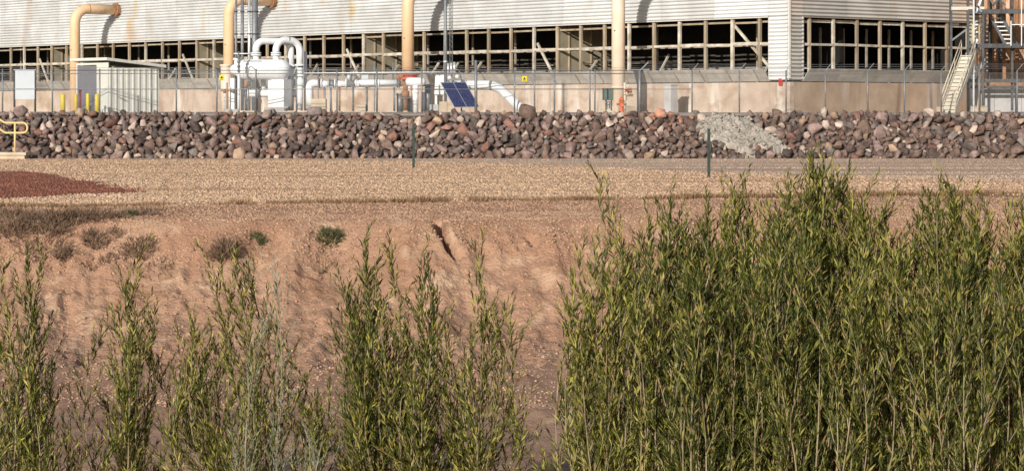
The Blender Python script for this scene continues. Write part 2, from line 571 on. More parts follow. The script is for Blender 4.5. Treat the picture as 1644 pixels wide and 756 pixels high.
def pebbles(name, x, y, z, smin, smax, m):
    n = len(x)
    s = smin + (smax - smin) * rng.random(n) ** 2
    a = rng.random(n) * 6.28
    P = OCT[None] * (s[:, None, None] * (0.6 + .8 * rng.random((n, 6, 3))))
    c, q = np.cos(a)[:, None], np.sin(a)[:, None]
    X = P[..., 0] * c - P[..., 1] * q + x[:, None]
    Yv = P[..., 0] * q + P[..., 1] * c + y[:, None]
    Z = P[..., 2] + z[:, None]
    V = np.stack([X, Yv, Z], 2).reshape(-1, 3)
    F = (OCF[None] + (np.arange(n) * 6)[:, None, None]).reshape(-1, 3)
    return tag(np_obj(name, V, F, [m]), kind='stuff')


def in_view(n, y0, y1, extra=3.0):
    y = y0 + (y1 - y0) * rng.random(n) ** 1.25
    x = (rng.random(n) * 2 - 1) * (.2075 * y + extra)
    return x, y


x, y = in_view(130000, 68, 140.5)
ir, iR = inside(x, y, red_poly), inside(x, y, road_poly)
ok = (y > EDGE(x) - .3) & ~ir & ~iR
o = pebbles('gravel', x[ok], y[ok], np.full(ok.sum(), .012), .020, .062, M['pebble'])
o['label'] = 'tan crushed gravel spread over the flat lot'
o = pebbles('road_gravel', x[iR], y[iR], np.full(len(x[iR]), .016), .014, .045, M['pebble_road'])
o['label'] = 'fine grey brown gravel on the dirt track'
x, y = in_view(75000, 70, 113)
ir = inside(x + rng.normal(0, .35, len(x)), y + rng.normal(0, .55, len(x)), red_poly)
o = pebbles('red_gravel', x[ir], y[ir], np.full(ir.sum(), .018), .025, .075, M['pebble_red'])
o['label'] = 'dark red gravel spread in a wedge at the left of the lot'
x, y = in_view(26000, 50, 77)
x2, y2 = in_view(80000, 64, 79)
x, y = np.concatenate([x, x2]), np.concatenate([y, y2])
ok = (y < EDGE(x) + .5)
x, y = x[ok], y[ok]
o = pebbles('dirt_clods', x, y, terrain(x, y), .007, .052, M['clod'])
o['label'] = 'loose clods and small stones on the eroded earth bank'

# ------------------------------------------------------------------ plant pad with its riprap slope
BY0, BY1 = 140.6, 144.4           # toe and top of the riprap


def bank(x, s):
    x = np.asarray(x, float); s = np.asarray(s, float)
    t = np.clip(s, 0, 1)
    return BY0 + (BY1 - BY0) * t + .35 * vnoise(x * .35, s * 0, 71), t * (PAD - .05)


bx = np.arange(-90, 90.1, .6)
rows = [(s, 0) for s in np.linspace(0, 1, 7)]
VV = []
for s in np.linspace(0, 1, 7):
    yy, zz = bank(bx, np.full(bx.shape, s))
    VV.append(np.stack([bx, yy, zz - .12 + .0 * bx], 1))
for yv in (146, 152, 165, 200, 300):
    VV.append(np.stack([bx, np.full(bx.shape, yv), np.full(bx.shape, PAD) + (.04 * vnoise(bx * .8, bx * 0 + yv, 4) if yv < 150 else 0)], 1))
nb = len(bx); nr = len(VV)
VV = np.concatenate(VV)
ii = (np.arange(nr - 1)[:, None] * nb + np.arange(nb - 1)[None]).ravel()
FF = np.stack([ii, ii + 1, ii + nb + 1, ii + nb], 1)
mi = np.where(np.arange(len(FF)) // (nb - 1) < 6, 1, 0)
tag(np_obj('plant_pad', VV, FF, [M['pad'], M['bank_soil']], mi, smooth=True), kind='structure')

# concrete spill draped over the rocks
spill_px = [(1118, 199), (1138, 185), (1160, 182), (1182, 184), (1200, 189), (1222, 203), (1246, 219), (1270, 237), (1262, 243), (1238, 235),
            (1218, 229), (1204, 234), (1214, 246), (1202, 250), (1190, 238), (1180, 231), (1160, 231), (1142, 222), (1126, 210)]


def px_of(p):
    return 822 + FPX * p[0] / p[1], HOR - FPX * (p[2] - EYE) / p[1]


SG = []
sx = np.arange(10.4, 16.2, .085); ss = np.arange(0.0, 1.06, .0185)
SX, SS = np.meshgrid(sx, ss)
SY, SZ = bank(SX, SS)
SZ = np.where(SS > 1, PAD - .03, SZ)
rel = .27 + .20 * fbm(SX * 1.7, SS * 9, 4, 80) + .26 * np.abs(fbm(SX * 3.5, SS * 18, 3, 84)) + .12 * fbm(SX * 10, SS * 50, 2, 87)
NY, NZ = -.56, .83
SY2 = SY + NY * rel; SZ2 = SZ + NZ * rel
PXs = 822 + FPX * SX / SY2; PYs = HOR - FPX * (SZ2 - EYE) / SY2
msk = inside(PXs + 5 * fbm(SX * 3, SS * 15, 3, 90), PYs + 3 * fbm(SX * 3, SS * 15, 3, 95), spill_px)
sink = np.where(msk, 0, -.30)
SY2 = SY2 + NY * sink; SZ2 = SZ2 + NZ * sink
n1, n0 = len(ss), len(sx)
ii = (np.arange(n1 - 1)[:, None] * n0 + np.arange(n0 - 1)[None]).ravel()
anym = (msk.ravel()[ii] | msk.ravel()[ii + 1] | msk.ravel()[ii + n0] | msk.ravel()[ii + n0 + 1])
FF = np.stack([ii, ii + 1, ii + n0 + 1, ii + n0], 1)[anym]
VV = np.stack([SX.ravel(), SY2.ravel(), SZ2.ravel()], 1)
us, inv = np.unique(FF, return_inverse=True)
o = np_obj('concrete_spill', VV[us], inv.reshape(FF.shape), [M['grout']], smooth=True)
spill = o
mk = msk.ravel()
cx_, cy_, cz_ = SX.ravel()[mk], SY2.ravel()[mk], SZ2.ravel()[mk]
pk = rng.integers(0, len(cx_), 520)
o = pebbles('lumps', cx_[pk] + rng.normal(0, .05, 520), cy_[pk] - .02, cz_[pk] - .01, .03, .17, M['grout'])
o.parent = spill
o = spill
tag(o, 'grey lumpy concrete spilled down over the rock slope', 'concrete spill')

# ------------------------------------------------------------------ riprap boulders


def rock_proto(i):
    r = random.Random(100 + i)
    bm = bmesh.new()
    for k in range(11 + i % 5):
        v = Vector((r.gauss(0, 1), r.gauss(0, 1), r.gauss(0, 1))).normalized()
        q = .82 + .3 * r.random()
        bm.verts.new((v.x * q * (1.0 + .16 * (i % 3)), v.y * q * (.95), v.z * q * (.84 + .14 * (i % 2))))
    res = bmesh.ops.convex_hull(bm, input=bm.verts)
    bmesh.ops.delete(bm, geom=[g for g in res['geom_interior'] if isinstance(g, bmesh.types.BMVert)], context='VERTS')
    bmesh.ops.dissolve_limit(bm, angle_limit=R(12), verts=bm.verts, edges=bm.edges)
    bmesh.ops.bevel(bm, geom=list(bm.edges), offset=.04, segments=1, affect='EDGES', clamp_overlap=True)
    bmesh.ops.triangulate(bm, faces=bm.faces)
    bm.verts.ensure_lookup_table()
    V = np.array([v.co[:] for v in bm.verts]); F = np.array([[v.index for v in f.verts] for f in bm.faces])
    bm.free()
    return V, F


PROTO = [rock_proto(i) for i in range(14)]
RMESH = {}


def rmesh(pi, ci, name):
    k = (pi, ci)
    if k not in RMESH:
        RMESH[k] = np_mesh('rock', PROTO[pi][0], PROTO[pi][1], [ROCKM[ci]])
    return RMESH[k]


RW = [.27, .14, .12, .09, .10, .06, .22]
cand = []
cell = {}


def try_rock(x, s, r):
    k0 = (int(x // .5), int(s * 4.6 // .5))
    for dx in range(-2, 3):
        for dy in range(-2, 3):
            for (x2, s2, r2) in cell.get((k0[0] + dx, k0[1] + dy), ()):
                if (x - x2) ** 2 + ((s - s2) * 4.6) ** 2 < ((r + r2) * .74) ** 2: return False
    cell.setdefault(k0, []).append((x, s, r))
    cand.append((x, s, r))
    return True


for (px, py, r) in [(848, 181, .52), (424, 186, .42), (703, 199, .42), (24, 172, .50), (590, 188, .46), (1330, 181, .40)]:
    try_rock(xat(px, 142.8), min(1.03, max(0, (255 - py) / 76.0)), r)
SPECIAL = len(cand)
for rr, tries in ((.37, 420), (.29, 1700), (.225, 6000), (.165, 12000), (.12, 16000)):
    for _ in range(tries):
        x = random.uniform(-33, 33); s = random.uniform(.0, 1.03)
        if s > .93 + .12 * float(vnoise(x * .45, 0, 77)) and random.random() < .8: continue
        yb, zb = bank(x, s)
        px, py = 822 + FPX * x / yb, HOR - FPX * (zb + .15 - EYE) / yb
        if inside(np.array([px]), np.array([py]), spill_px)[0] and random.random() < (.55 if s < .34 else .95): continue
        if s > .88 and (585 < px < 690 or 1085 < px < 1200) and random.random() < .9: continue
        try_rock(x, s, rr * random.uniform(.82, 1.18))
order = sorted(range(SPECIAL, len(cand)), key=lambda i: -cand[i][2])
vis = [i for i in order if abs(822 + FPX * cand[i][0] / 142 - 822) < 835]
top = set(vis[:294])
SPL = [(0, 'largest rounded brown boulder at the foot of the white bent pipe', 'rock_brown'),
       (4, 'big pale cream boulder below the white tank', 'rock_pale'),
       (5, 'large tan orange boulder left of the small green post', 'rock_tan'),
       (6, 'big tan brown boulder under the blank white board', 'rock_mauve'),
       (3, 'wide reddish boulder on the crest below the white pipeline', 'rock_red'),
       (4, 'pale boulder on the crest at the corner of the tower', 'rock_pale')]
LABC = ['brown', 'grey', 'blackish', 'rust brown', 'pale cream', 'tan', 'mauve brown', 'coral red']
MARKS = [(0, 'the yellow handrail'), (48, 'the blank white board'), (100, 'the leftmost yellow bollard'), (140, 'the dark red pole'), (205, 'the ribbed shed side'), (262, 'the gap right of the shed'),
         (320, 'the concrete left of the tank'), (365, 'the beige riser beside the tank'), (425, 'the white tank'), (485, 'the tall looped pipe'), (535, 'the valves of the white pipeline'),
         (595, 'the straight white pipeline'), (655, 'the red orange valve'), (700, 'the white cover'), (745, 'the solar panel'), (800, 'the level part of the bent pipe'), (850, 'the low end of the bent pipe'),
         (905, 'the fence right of the bent pipe'), (965, 'the green cabinet'), (1005, 'the fire hydrant'), (1055, 'the fence corner post'), (1110, 'the left side of the concrete spill'),
         (1200, 'the concrete spill'), (1265, 'the tower corner'), (1320, 'the first dark bays past the corner'), (1375, 'the third bay past the corner'), (1425, 'the middle bays of the tower end'),
         (1475, 'the last bays before the stairs'), (1520, 'the cream stairs'), (1560, 'the foot of the steel frame'), (1600, 'the grey base wall'), (1640, 'the right edge of the grey wall')]
ROWS = ['at the bank foot', 'low on the bank', 'mid bank', 'high on the bank', 'on the crest']
named = []
SV, SF, SM, nv = [], [], [], 0
for i, (x, s, r) in enumerate(cand):
    yb, zb = bank(x, s)
    px = 822 + FPX * x / float(yb)
    if i < SPECIAL: ci = SPL[i][0]
    else:
        ci = random.choices(range(7), RW)[0]
        if 1045 < px < 1125 and s > .72 and random.random() < .6: ci = 7
        if px > 1300 and random.random() < .25: ci = 0
        if ci == 4 and r > .36: ci = 6
    pi = random.randrange(14)
    rot = Euler((random.uniform(-1.2, 1.2), random.uniform(-1.2, 1.2), random.uniform(0, 6.28)))
    off = random.uniform(.25, .6) * r
    loc = Vector((x, float(yb) - .56 * off, float(zb) + .83 * off - .06))
    scl = Vector((r * random.uniform(.9, 1.15), r * random.uniform(.85, 1.1), r * random.uniform(.8, 1.1)))
    if i < SPECIAL or i in top:
        o = bpy.data.objects.new('boulder', rmesh(pi, ci, 'rock'))
        col.objects.link(o)
        o.location, o.rotation_euler, o.scale = loc, rot, scl
        if i < SPECIAL: tag(o, SPL[i][1], 'boulder', 'boulders of the riprap bank')
        else:
            named.append((o, px, '%s boulder %s below %s' % (LABC[ci], ROWS[min(4, int(max(0, s) * 5))], min(MARKS, key=lambda q: abs(q[0] - px))[1])))
            tag(o, None, 'boulder', 'boulders of the riprap bank')
    else:
        Rm = np.array(rot.to_matrix())
        P = (PROTO[pi][0] * np.array(scl)) @ Rm.T + np.array(loc)
        SV.append(P); SF.append(PROTO[pi][1] + nv); SM.append(np.full(len(PROTO[pi][1]), ci)); nv += len(P)
byl = {}
for q in named: byl.setdefault(q[2], []).append(q)
for lab, qs in byl.items():
    qs.sort(key=lambda q: q[1])
    for k, q in enumerate(qs):
        n = len(qs)
        pre = '' if n == 1 else ('left ' if k == 0 else 'right ') if n == 2 else ('leftmost ' if k == 0 else 'rightmost ' if k == n - 1 else 'middle ' if n == 3 else ('second ', 'third ', 'fourth ', 'fifth ')[k - 1])
        q[0]['label'] = pre + lab
o = np_obj('small_rocks', np.concatenate(SV), np.concatenate(SF), ROCKM, np.concatenate(SM))
tag(o, 'smaller rocks filling the gaps of the riprap bank', 'rocks', kind='stuff')

# ------------------------------------------------------------------ cooling tower
# local frame: x runs into the building, y along the long front, z up from the pad
CX, CY = 17.1, 153.0
YAW = math.atan2(.648, .7615)
DEEP, LONG, TOPZ = 17.5, 112.0, 11.89
tower = thing('cooling_tower', 'long pale corrugated cooling tower above open timber louvre bays', 'cooling tower', (CX, CY, PAD), YAW)
PARTS = [0.0, 21.7, 43.7, 66.4, 89.9, 112.0]
posts_y = []
for a, b in zip(PARTS[:-1], PARTS[1:]):
    n = 9
    if a == 0.0:
        posts_y += [2.61 + (21.7 - 2.61) * k / 8 for k in range(8)]
    else:
        posts_y += [a + (b - a) * k / n for k in range(n)]
SILL, MIDZ, HEAD, BASIN = 2.60, 4.28, 5.96, 1.88


def corr_panel(length, height, axis_y=True, amp=.15, per=.24):
    """horizontally ribbed sheet, its outer face towards -x (axis_y) or -y"""
    n = max(2, int(round(height / per)))
    prof = []
    for i in range(n):
        z0 = i * height / n
        for q, d in ((0, .5), (.125, .85), (.25, 1), (.375, .85), (.5, .5), (.625, .15), (.75, 0), (.875, .15)):
            prof.append((d * amp, z0 + q * height / n))
    prof.append((.5 * amp, height))
    V, F = [], []
    for (d, z) in prof:
        for t in (0, length):
            V.append((-d, t, z) if axis_y else (t, -d, z))
    nb_ = len(V)
    for (d, z) in ((0, height), (0, 0)):
        for t in (0, length):
            V.append((.05, t, z) if axis_y else (t, .05, z))
    for i in range(len(prof) - 1):
        F.append((2 * i, 2 * i + 1, 2 * i + 3, 2 * i + 2))
    F.append((nb_ - 2, nb_ - 1, nb_, nb_ + 1)); F.append((nb_, nb_ + 1, nb_ + 3, nb_ + 2)); F.append((nb_ + 2, nb_ + 3, 1, 0))
    return V, F


PANC = {}


def panel(parent, m, loc, length, height, axis_y, tilt=0.0):
    k = (round(length, 2), round(height, 2), axis_y, m.name)
    if k not in PANC:
        V_, F_ = corr_panel(length, height, axis_y)
        me = bpy.data.meshes.new('siding_panel'); me.from_pydata(V_, [], F_)
        bm = bmesh.new(); bm.from_mesh(me); bmesh.ops.recalc_face_normals(bm, faces=bm.faces); bm.to_mesh(me); bm.free()
        me.materials.append(m); PANC[k] = me
    o = bpy.data.objects.new('siding_panel', PANC[k])
    col.objects.link(o); o.parent = parent
    o.location = loc
    o.rotation_euler = (random.uniform(-.0012, .0012), tilt if axis_y else 0, 0)
    return o


PIER = 1.6
ROWH = [1.92, 1.92, 1.92]
# front: three courses of sheets above the louvres
y0 = 0.05
while y0 < LONG - .5:
    ln = 4.82 if y0 > 1 else PIER
    z0 = HEAD
    for r, h in enumerate(ROWH):
        panel(tower, M['siding'] if y0 > 3 or r else M['siding_pale'], (-.012 - random.random() * .012, y0, z0 + .004), ln - .012, h - .006, True)
        z0 += h
    y0 += ln
panel(tower, M['siding_pale'], (-.02, .05, BASIN + .12), PIER - .02, HEAD - BASIN - .13, True)
# right end
x0 = .05
RP = 1.1
while x0 < DEEP - .3:
    ln = RP if x0 < .5 else min(4.1, DEEP - x0)
    z0 = HEAD
    for r, h in enumerate(ROWH):
        panel(tower, M['siding_side'], (x0, -.012 - random.random() * .012, z0 + .004), ln - .012, h - .006, False)
        z0 += h
    x0 += ln
panel(tower, M['siding_side'], (.05, -.02, BASIN + .12), RP - .02, HEAD - BASIN - .13, False)
pbox('corner_trim', tower, M['trim'], (-.01, -.01, (BASIN + TOPZ) / 2 + .1), (.16, .16, TOPZ - BASIN - .2))
pbox('opening_trim', tower, M['trim'], (-.04, PIER + .06, (BASIN + HEAD) / 2 + .02), (.10, .10, HEAD - BASIN - .10))
pbox('opening_trim', tower, M['trim'], (RP + .06, -.04, (BASIN + HEAD) / 2 + .02), (.10, .10, HEAD - BASIN - .10))
pbox('drip_trim', tower, M['trim'], (-.02, LONG / 2 + PIER / 2, HEAD - .035), (.12, LONG - PIER - .3, .07))
pbox('drip_trim', tower, M['batten'], (DEEP / 2 + RP / 2, -.02, HEAD - .035), (DEEP - RP - .3, .12, .07))
pbox('roof_deck', tower, M['concrete_grey'], (DEEP / 2, LONG / 2, TOPZ), (DEEP + .5, LONG + .5, .3))
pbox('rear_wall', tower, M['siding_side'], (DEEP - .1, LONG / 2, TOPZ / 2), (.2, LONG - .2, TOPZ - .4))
pbox('shade_lining', tower, M['dark'], (DEEP - .3, LONG / 2, TOPZ / 2), (.12, LONG - .6, TOPZ - .6))  # near-black sheet added so the rear of the interior stays dark
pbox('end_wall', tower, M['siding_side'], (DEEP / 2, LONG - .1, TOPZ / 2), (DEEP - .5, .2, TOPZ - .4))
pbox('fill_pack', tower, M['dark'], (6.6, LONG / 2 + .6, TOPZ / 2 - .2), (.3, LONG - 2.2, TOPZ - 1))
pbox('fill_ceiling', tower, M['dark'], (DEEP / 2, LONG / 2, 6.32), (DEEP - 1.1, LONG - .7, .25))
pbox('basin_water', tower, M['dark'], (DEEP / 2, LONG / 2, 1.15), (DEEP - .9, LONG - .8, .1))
# basin wall in cast sections with open joints
yb = -.10
secs = []
while yb < LONG:
    ln = 1.75 if yb < 0 else 7.33
    o = pbox('basin_wall_section', tower, M['concrete'], (.14 + random.uniform(-.006, .006), yb + ln / 2, BASIN / 2 - .03), (.32, ln - .025, BASIN + .06))
    yb += ln
xb = .31
while xb < DEEP - .5:
    ln = min(4.9, DEEP - xb)
    pbox('basin_wall_section', tower, M['concrete_side'], (xb + ln / 2, .06 + random.uniform(-.006, .006), BASIN / 2 - .03), (ln - .025, .32, BASIN + .058))
    xb += ln
# front posts, rails, inner posts, braces
for i, py_ in enumerate(posts_y):
    jit = random.uniform(-.012, .012)
    pbox('timber_post', tower, M['timber_pale' if i % 4 == 1 or py_ < 16 and i % 2 else 'timber'], (.10, py_, (BASIN + HEAD) / 2 - .02), (.16, .20, HEAD - BASIN - .12), (jit * .5, 0, jit))
    if py_ not in PARTS and i % 2:
        pbox('inner_post', tower, M['batten'], (2.6 + random.uniform(-.2, .2), py_ + .1, 3.66), (.11, .12, 5.0))
    elif py_ not in PARTS:
        pbox('spacer_block', tower, M['timber_pale'], (.42, py_ + .17, 2.95 + random.uniform(0, .15)), (.10, .10, .75))
    if random.random() < .62:
        mb = MB(); mb.beam((.35, py_ + .06, 2.2), (1.55 + random.uniform(-.2, .2), py_ + .06, 3.75 + random.uniform(-.2, .2)), .09, .13)
        mb.build('knee_brace', M['timber_pale'], tower, local=True)
ally = [PIER] + posts_y + [LONG]
for a, b in zip(ally[:-1], ally[1:]):
    if b - a < .4: continue
    pbox('louvre_rail', tower, M['timber_pale'], (.07 + random.uniform(-.03, .03), (a + b) / 2, MIDZ + random.uniform(-.03, .03)),
         (.17, b - a - .205, .17 + random.uniform(-.03, .04)), (random.uniform(-.012, .012), 0, 0))
    pbox('head_rail', tower, M['timber'], (.35, (a + b) / 2, HEAD - .32 + random.uniform(-.04, .04)), (.10, b - a - .02, .12))
    if random.random() < .55:
        pbox('lower_slat', tower, M['batten'], (2.4, (a + b) / 2, 3.3 + random.uniform(-.05, .05)), (.06, b - a - .02, .09))
    pbox('lower_slat', tower, M['batten'], (2.4, (a + b) / 2, 2.85), (.06, b - a - .02, .09))
    for zz in (3.12, 3.42, 3.72):
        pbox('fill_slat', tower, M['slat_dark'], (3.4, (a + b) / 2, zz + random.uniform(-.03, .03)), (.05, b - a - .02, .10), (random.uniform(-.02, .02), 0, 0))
    pbox('inner_rail', tower, M['batten'], (2.55, (a + b) / 2, 4.3), (.06, b - a - .02, .16))
for p in PARTS[:-1]:
    if p == 0:
        mb = MB(); mb.beam((.28, 5.3, 5.75), (.28, 1.75, 2.65), .10, .17)
    else:
        mb = MB(); mb.beam((-.03, p + 1.95, 4.75), (-.03, p + .30, 2.55), .09, .17)
    mb.build('cell_brace', M['timber_pale'], tower, local=True)
    if p > 0:
        for j in range(3):
            for z0_, z1_ in ((1.4, MIDZ - .07), (MIDZ + .07, 6.15)):
                pbox('partition_sheet', tower, M['ply'], (.22 + 2.05 * j + 1.02, p + .0 + .004 * (j % 2), (z0_ + z1_) / 2), (2.03, .06, z1_ - z0_))
        for k in range(3):
            pbox('partition_stud', tower, M['timber'], (1.1 + 2.05 * k, p - .08, 3.8), (.10, .09, 4.6))
# right end posts and rails
rposts = [1.894 + 2.2 * k for k in range(8)]
for i, xr in enumerate(rposts):
    pbox('timber_post', tower, M['timber_pale' if i % 3 == 1 else 'timber'], (xr, .10, (BASIN + HEAD) / 2 - .02), (.18, .16, HEAD - BASIN - .12), (0, 0, 0))
    pbox('inner_post', tower, M['batten'], (xr + 1.1, 2.2, 3.6), (.12, .12, 3.6))
allx = [RP] + rposts + [DEEP]
for a, b in zip(allx[:-1], allx[1:]):
    pbox('louvre_rail', tower, M['timber_pale'], ((a + b) / 2, .07 + random.uniform(-.02, .02), MIDZ - .04 + random.uniform(-.03, .03)),
         (b - a - .185, .15, .13 + random.uniform(-.02, .03)), (0, random.uniform(-.012, .012), 0))
    pbox('head_rail', tower, M['timber_pale'], ((a + b) / 2, .30, HEAD - .30 + random.uniform(-.05, .05)), (b - a - .02, .10, .17))
# outward leaning splash apron, three boards high
AO, AH = .60, .76
ang = math.atan2(AO, AH)
for a, b in zip(ally[:-1], ally[1:]):
    if b - a < .4: continue
    for k in range(3):
        t = (k + .5) / 3
        pbox('apron_board', tower, M['apron'], (-.06 - AO * t, (a + b) / 2, BASIN + .06 + AH * t), (.045, b - a - .012, math.hypot(AO, AH) / 3 - .012), (random.uniform(-.004, .004), -ang, 0))
for i, py_ in enumerate(posts_y):
    pbox('apron_batten', tower, M['batten'], (-.115 - AO * .5, py_ - .2, BASIN + .045 + AH * .5), (.05, .09, .90), (0, -ang, 0))
    pbox('apron_stay', tower, M['timber'], (-.27, py_ + .02, SILL + .02), (.62, .08, .08))
for a, b in zip(allx[:-1], allx[1:]):
    for k in range(3):
        t = (k + .5) / 3
        pbox('apron_board', tower, M['apron'], ((a + b) / 2, -.06 - AO * t, BASIN + .06 + AH * t), (b - a - .012, .045, math.hypot(AO, AH) / 3 - .012), (ang, random.uniform(-.004, .004), 0))
for xr in rposts:
    pbox('apron_stay', tower, M['timber'], (xr + .02, -.27, SILL + .02), (.08, .62, .08))
mb = MB(); mb.beam((1.2, -.1, 2.75), (1.95, -.62, 2.62), .05, .05); mb.build('apron_strut', M['trim'], tower, local=True)
mb = MB(); mb.beam((-.10, 1.7, 2.05), (-.62, 2.2, 2.78), .05, .05); mb.build('apron_strut', M['trim'], tower, local=True)
TW = ROOTM[tower.name]


def tw(x, y, z):
    return TW @ Vector((x, y, z))


# white discs of gauges and a red box on the basin corner
t = thing('alarm_box', 'small red box fixed to the basin wall at the tower corner', 'box', tw(-.07, .62, 1.75), YAW)
mb = MB(); mb.box((-.06, 0, .14), (.12, .24, .42)); mb.build('case', M['red'], t, local=True)
mb = MB(); mb.box((-.126, 0, .14), (.012, .18, .09)); mb.build('plate', M['dark_red'], t, local=True)

# ------------------------------------------------------------------ four riser pipes
RT = [10.8, 32.6, 55.1, 78.3]
RQ = 4.35
RD = [('cream riser pipe behind the fire hydrant, nearest to the corner', 'cream_pipe'), ('beige riser pipe standing on the red orange valve', 'beige'),
      ('beige riser pipe behind the white tank, bending into the tower', 'beige'), ('beige riser pipe behind the pale shed, bending into the tower', 'beige')]
for (ty, (lab, mm)) in zip(RT, RD):
    loc = tw(-RQ, ty, 0)
    t = thing('riser_pipe', lab, 'pipe', loc, YAW, 'riser pipes of the cooling tower')
    zt = 8.72
    zb_ = 2.72 if ty == 32.6 else -.05
    zb_ = zb_ if ty != 55.1 else .05
    mb = MB(); mb.tube(fillet([(0, 0, zb_), (0, 0, zt), (RQ - .05, 0, zt)], 1.25, 12), .43, 24); mb.build('pipe', M[mm], t, local=True)
    mb = MB(); mb.tube([(RQ - .50, 0, zt), (RQ - .41, 0, zt)], .58, 24); mb.build('flange', M['rust' if ty > 40 else mm], t, local=True)
    mb = MB(); mb.tube([(RQ - .38, 0, zt), (RQ - .29, 0, zt)], .58, 24); mb.build('flange', M['rust' if ty > 40 else mm], t, local=True)
    mb = MB(); mb.tube([(1.25, 0, zt), (1.30, 0, zt)], .445, 24); mb.build('weld_seam', M['rust'], t, local=True)
    if ty in (55.1, 10.8):
        mb = MB(); mb.tube([(0, 0, 1.55 if ty < 20 else 2.3), (0, 0, 1.63 if ty < 20 else 2.5)], .52, 24); mb.build('flange', M[mm], t, local=True)
    if ty == 10.8:
        mb = MB(); mb.box((0, 0, .18), (1.5, 1.5, .46)); mb.build('plinth', M['concrete_tan'], t, local=True)
    mb = MB(); mb.tube([(-.40, -.12, 5.2), (-.47, -.14, 5.2)], .045, 8); mb.build('tap', M['valve'], t, local=True)

# ------------------------------------------------------------------ small builders for the plant


def cyl(name, m, t, p0, p1, r, n=16):
    mb = MB(); mb.tube([p0, p1], r, n); return mb.build(name, m, t)


def pipe(name, m, t, pts, r, bend=.4, n=16):
    mb = MB(); mb.tube(fillet(pts, bend, 8), r, n); return mb.build(name, m, t)


def bx(name, m, t, c, size, rot=None):
    mb = MB(); mb.box(c, size, rot); return mb.build(name, m, t)


# red valve ring under riser 2
p = tw(-RQ, 32.6, 0)
t = thing('ring_valve', 'large red orange ring valve under the middle beige riser', 'valve', (p.x, p.y, PAD + 2.2))
cyl('flange', M['red_orange'], t, p + Vector((0, 0, 2.28)), p + Vector((0, 0, 2.46)), .80, 24)
cyl('body', M['red_orange'], t, p + Vector((0, 0, 2.46)), p + Vector((0, 0, 2.60)), .66, 24)
cyl('flange', M['red_orange'], t, p + Vector((0, 0, 2.60)), p + Vector((0, 0, 2.71)), .80, 24)
for k in range(10):
    a = k * math.pi / 5
    cyl('bolt', M['valve'], t, p + Vector((.72 * math.cos(a), .72 * math.sin(a), 2.70)), p + Vector((.72 * math.cos(a), .72 * math.sin(a), 2.90)), .055, 6)
cyl('gear_box', M['rust'], t, p + Vector((-.6, -.7, 2.50)), p + Vector((-.2, -.5, 2.55)), .14, 10)
t = thing('riser_footing', 'short tan pipe stub under the red orange valve', 'pipe', (p.x, p.y, PAD))
cyl('pipe', M['cream_pipe'], t, p + Vector((0, 0, .0)), p + Vector((0, 0, 2.27)), .40, 20)
cyl('flange', M['rust'], t, p + Vector((0, 0, 1.0)), p + Vector((0, 0, 1.14)), .56, 20)

# ------------------------------------------------------------------ white tank with two looped pipes
YT = 152.0
S = YT / FPX


def L(px, py, dy=0.0):
    return Vector(((px - 822) * S, YT + dy, EYE - (py - HOR) * S))


t = thing('white_tank', 'white horizontal tank on two saddles with pipes looping from its top', 'tank', L(418, 181))
zc = L(0, 112).z; r0 = 16.5 * S
xa, xb2 = L(392, 0).x, L(451, 0).x
prof = [(L(369, 0).x, .12), (L(371, 0).x, .22), (L(380, 0).x, .42), (xa, r0)]
for k in range(0, 9):
    a = k / 8 * math.pi / 2
    prof.append((xb2 + math.sin(a) * r0 * .95, max(.01, r0 * math.cos(a))))
mb = MB(); mb.tube([(x, YT, zc) for x, _ in prof], [r for _, r in prof], 32); mb.build('shell', M['white'], t)
for px in (392, 449):
    cyl('weld_band', M['white'], t, (L(px, 0).x - .02, YT, zc), (L(px, 0).x + .02, YT, zc), r0 + .012, 32)
bx('saddle', M['white'], t, L(449, 150) + Vector((0, .1, 0)), (1.15, .85, 44 * S), Matrix.Rotation(-.5, 3, 'Z'))
bx('saddle', M['white'], t, L(374, 152), (.26, .8, 52 * S))
bx('base_plate', M['concrete_grey'], t, L(443, 176), (1.3, 1.4, .22))
bx('base_plate', M['concrete_grey'], t, L(374, 178), (.7, 1.2, .20))


def nozzle(t, px, top, bot, dy=0, r=5 * S):
    cyl('nozzle', M['white'], t, L(px, bot, dy), L(px, top, dy), r, 18)
    cyl('flange', M['white'], t, L(px, top + 4, dy), L(px, top + 1.6, dy), r * 1.65, 20)
    cyl('flange', M['white'], t, L(px, top + .8, dy), L(px, top - 1.6, dy), r * 1.65, 20)


nozzle(t, 411, 86, 104); nozzle(t, 443, 86, 104)
cyl('nozzle', M['white'], t, L(380, 112), L(380, 95), 4 * S, 14); cyl('flange', M['white'], t, L(380, 97), L(380, 94), 6 * S, 14)
pl = thing('looped_pipe', 'white looped pipe with a wide flat top rising from the tank middle', 'pipe', L(411, 84), 0, 'white looped pipes over the tank')
pipe('pipe', M['white'], pl, [L(411, 84), L(411, 66), L(464, 66, 1.2), L(464, 106, 1.2)], 5.6 * S, .52, 20)
cyl('flange', M['white'], pl, L(464, 104, 1.2), L(464, 107, 1.2), 8 * S, 18)
pl = thing('looped_pipe', 'white looped pipe with a tight round top beside the tank dome', 'pipe', L(443, 84), 0, 'white looped pipes over the tank')
pipe('pipe', M['white'], pl, [L(443, 84), L(443, 63.5), L(479, 66, 1.0), L(479, 104, 1.0)], 5.6 * S, .66, 20)
cyl('flange', M['white'], pl, L(479, 103, 1.0), L(479, 106, 1.0), 8 * S, 18)
cyl('weld_seam', M['galv'], pl, L(460.2, 63.7, .46), L(461.2, 63.8, .50), 5.8 * S, 18)
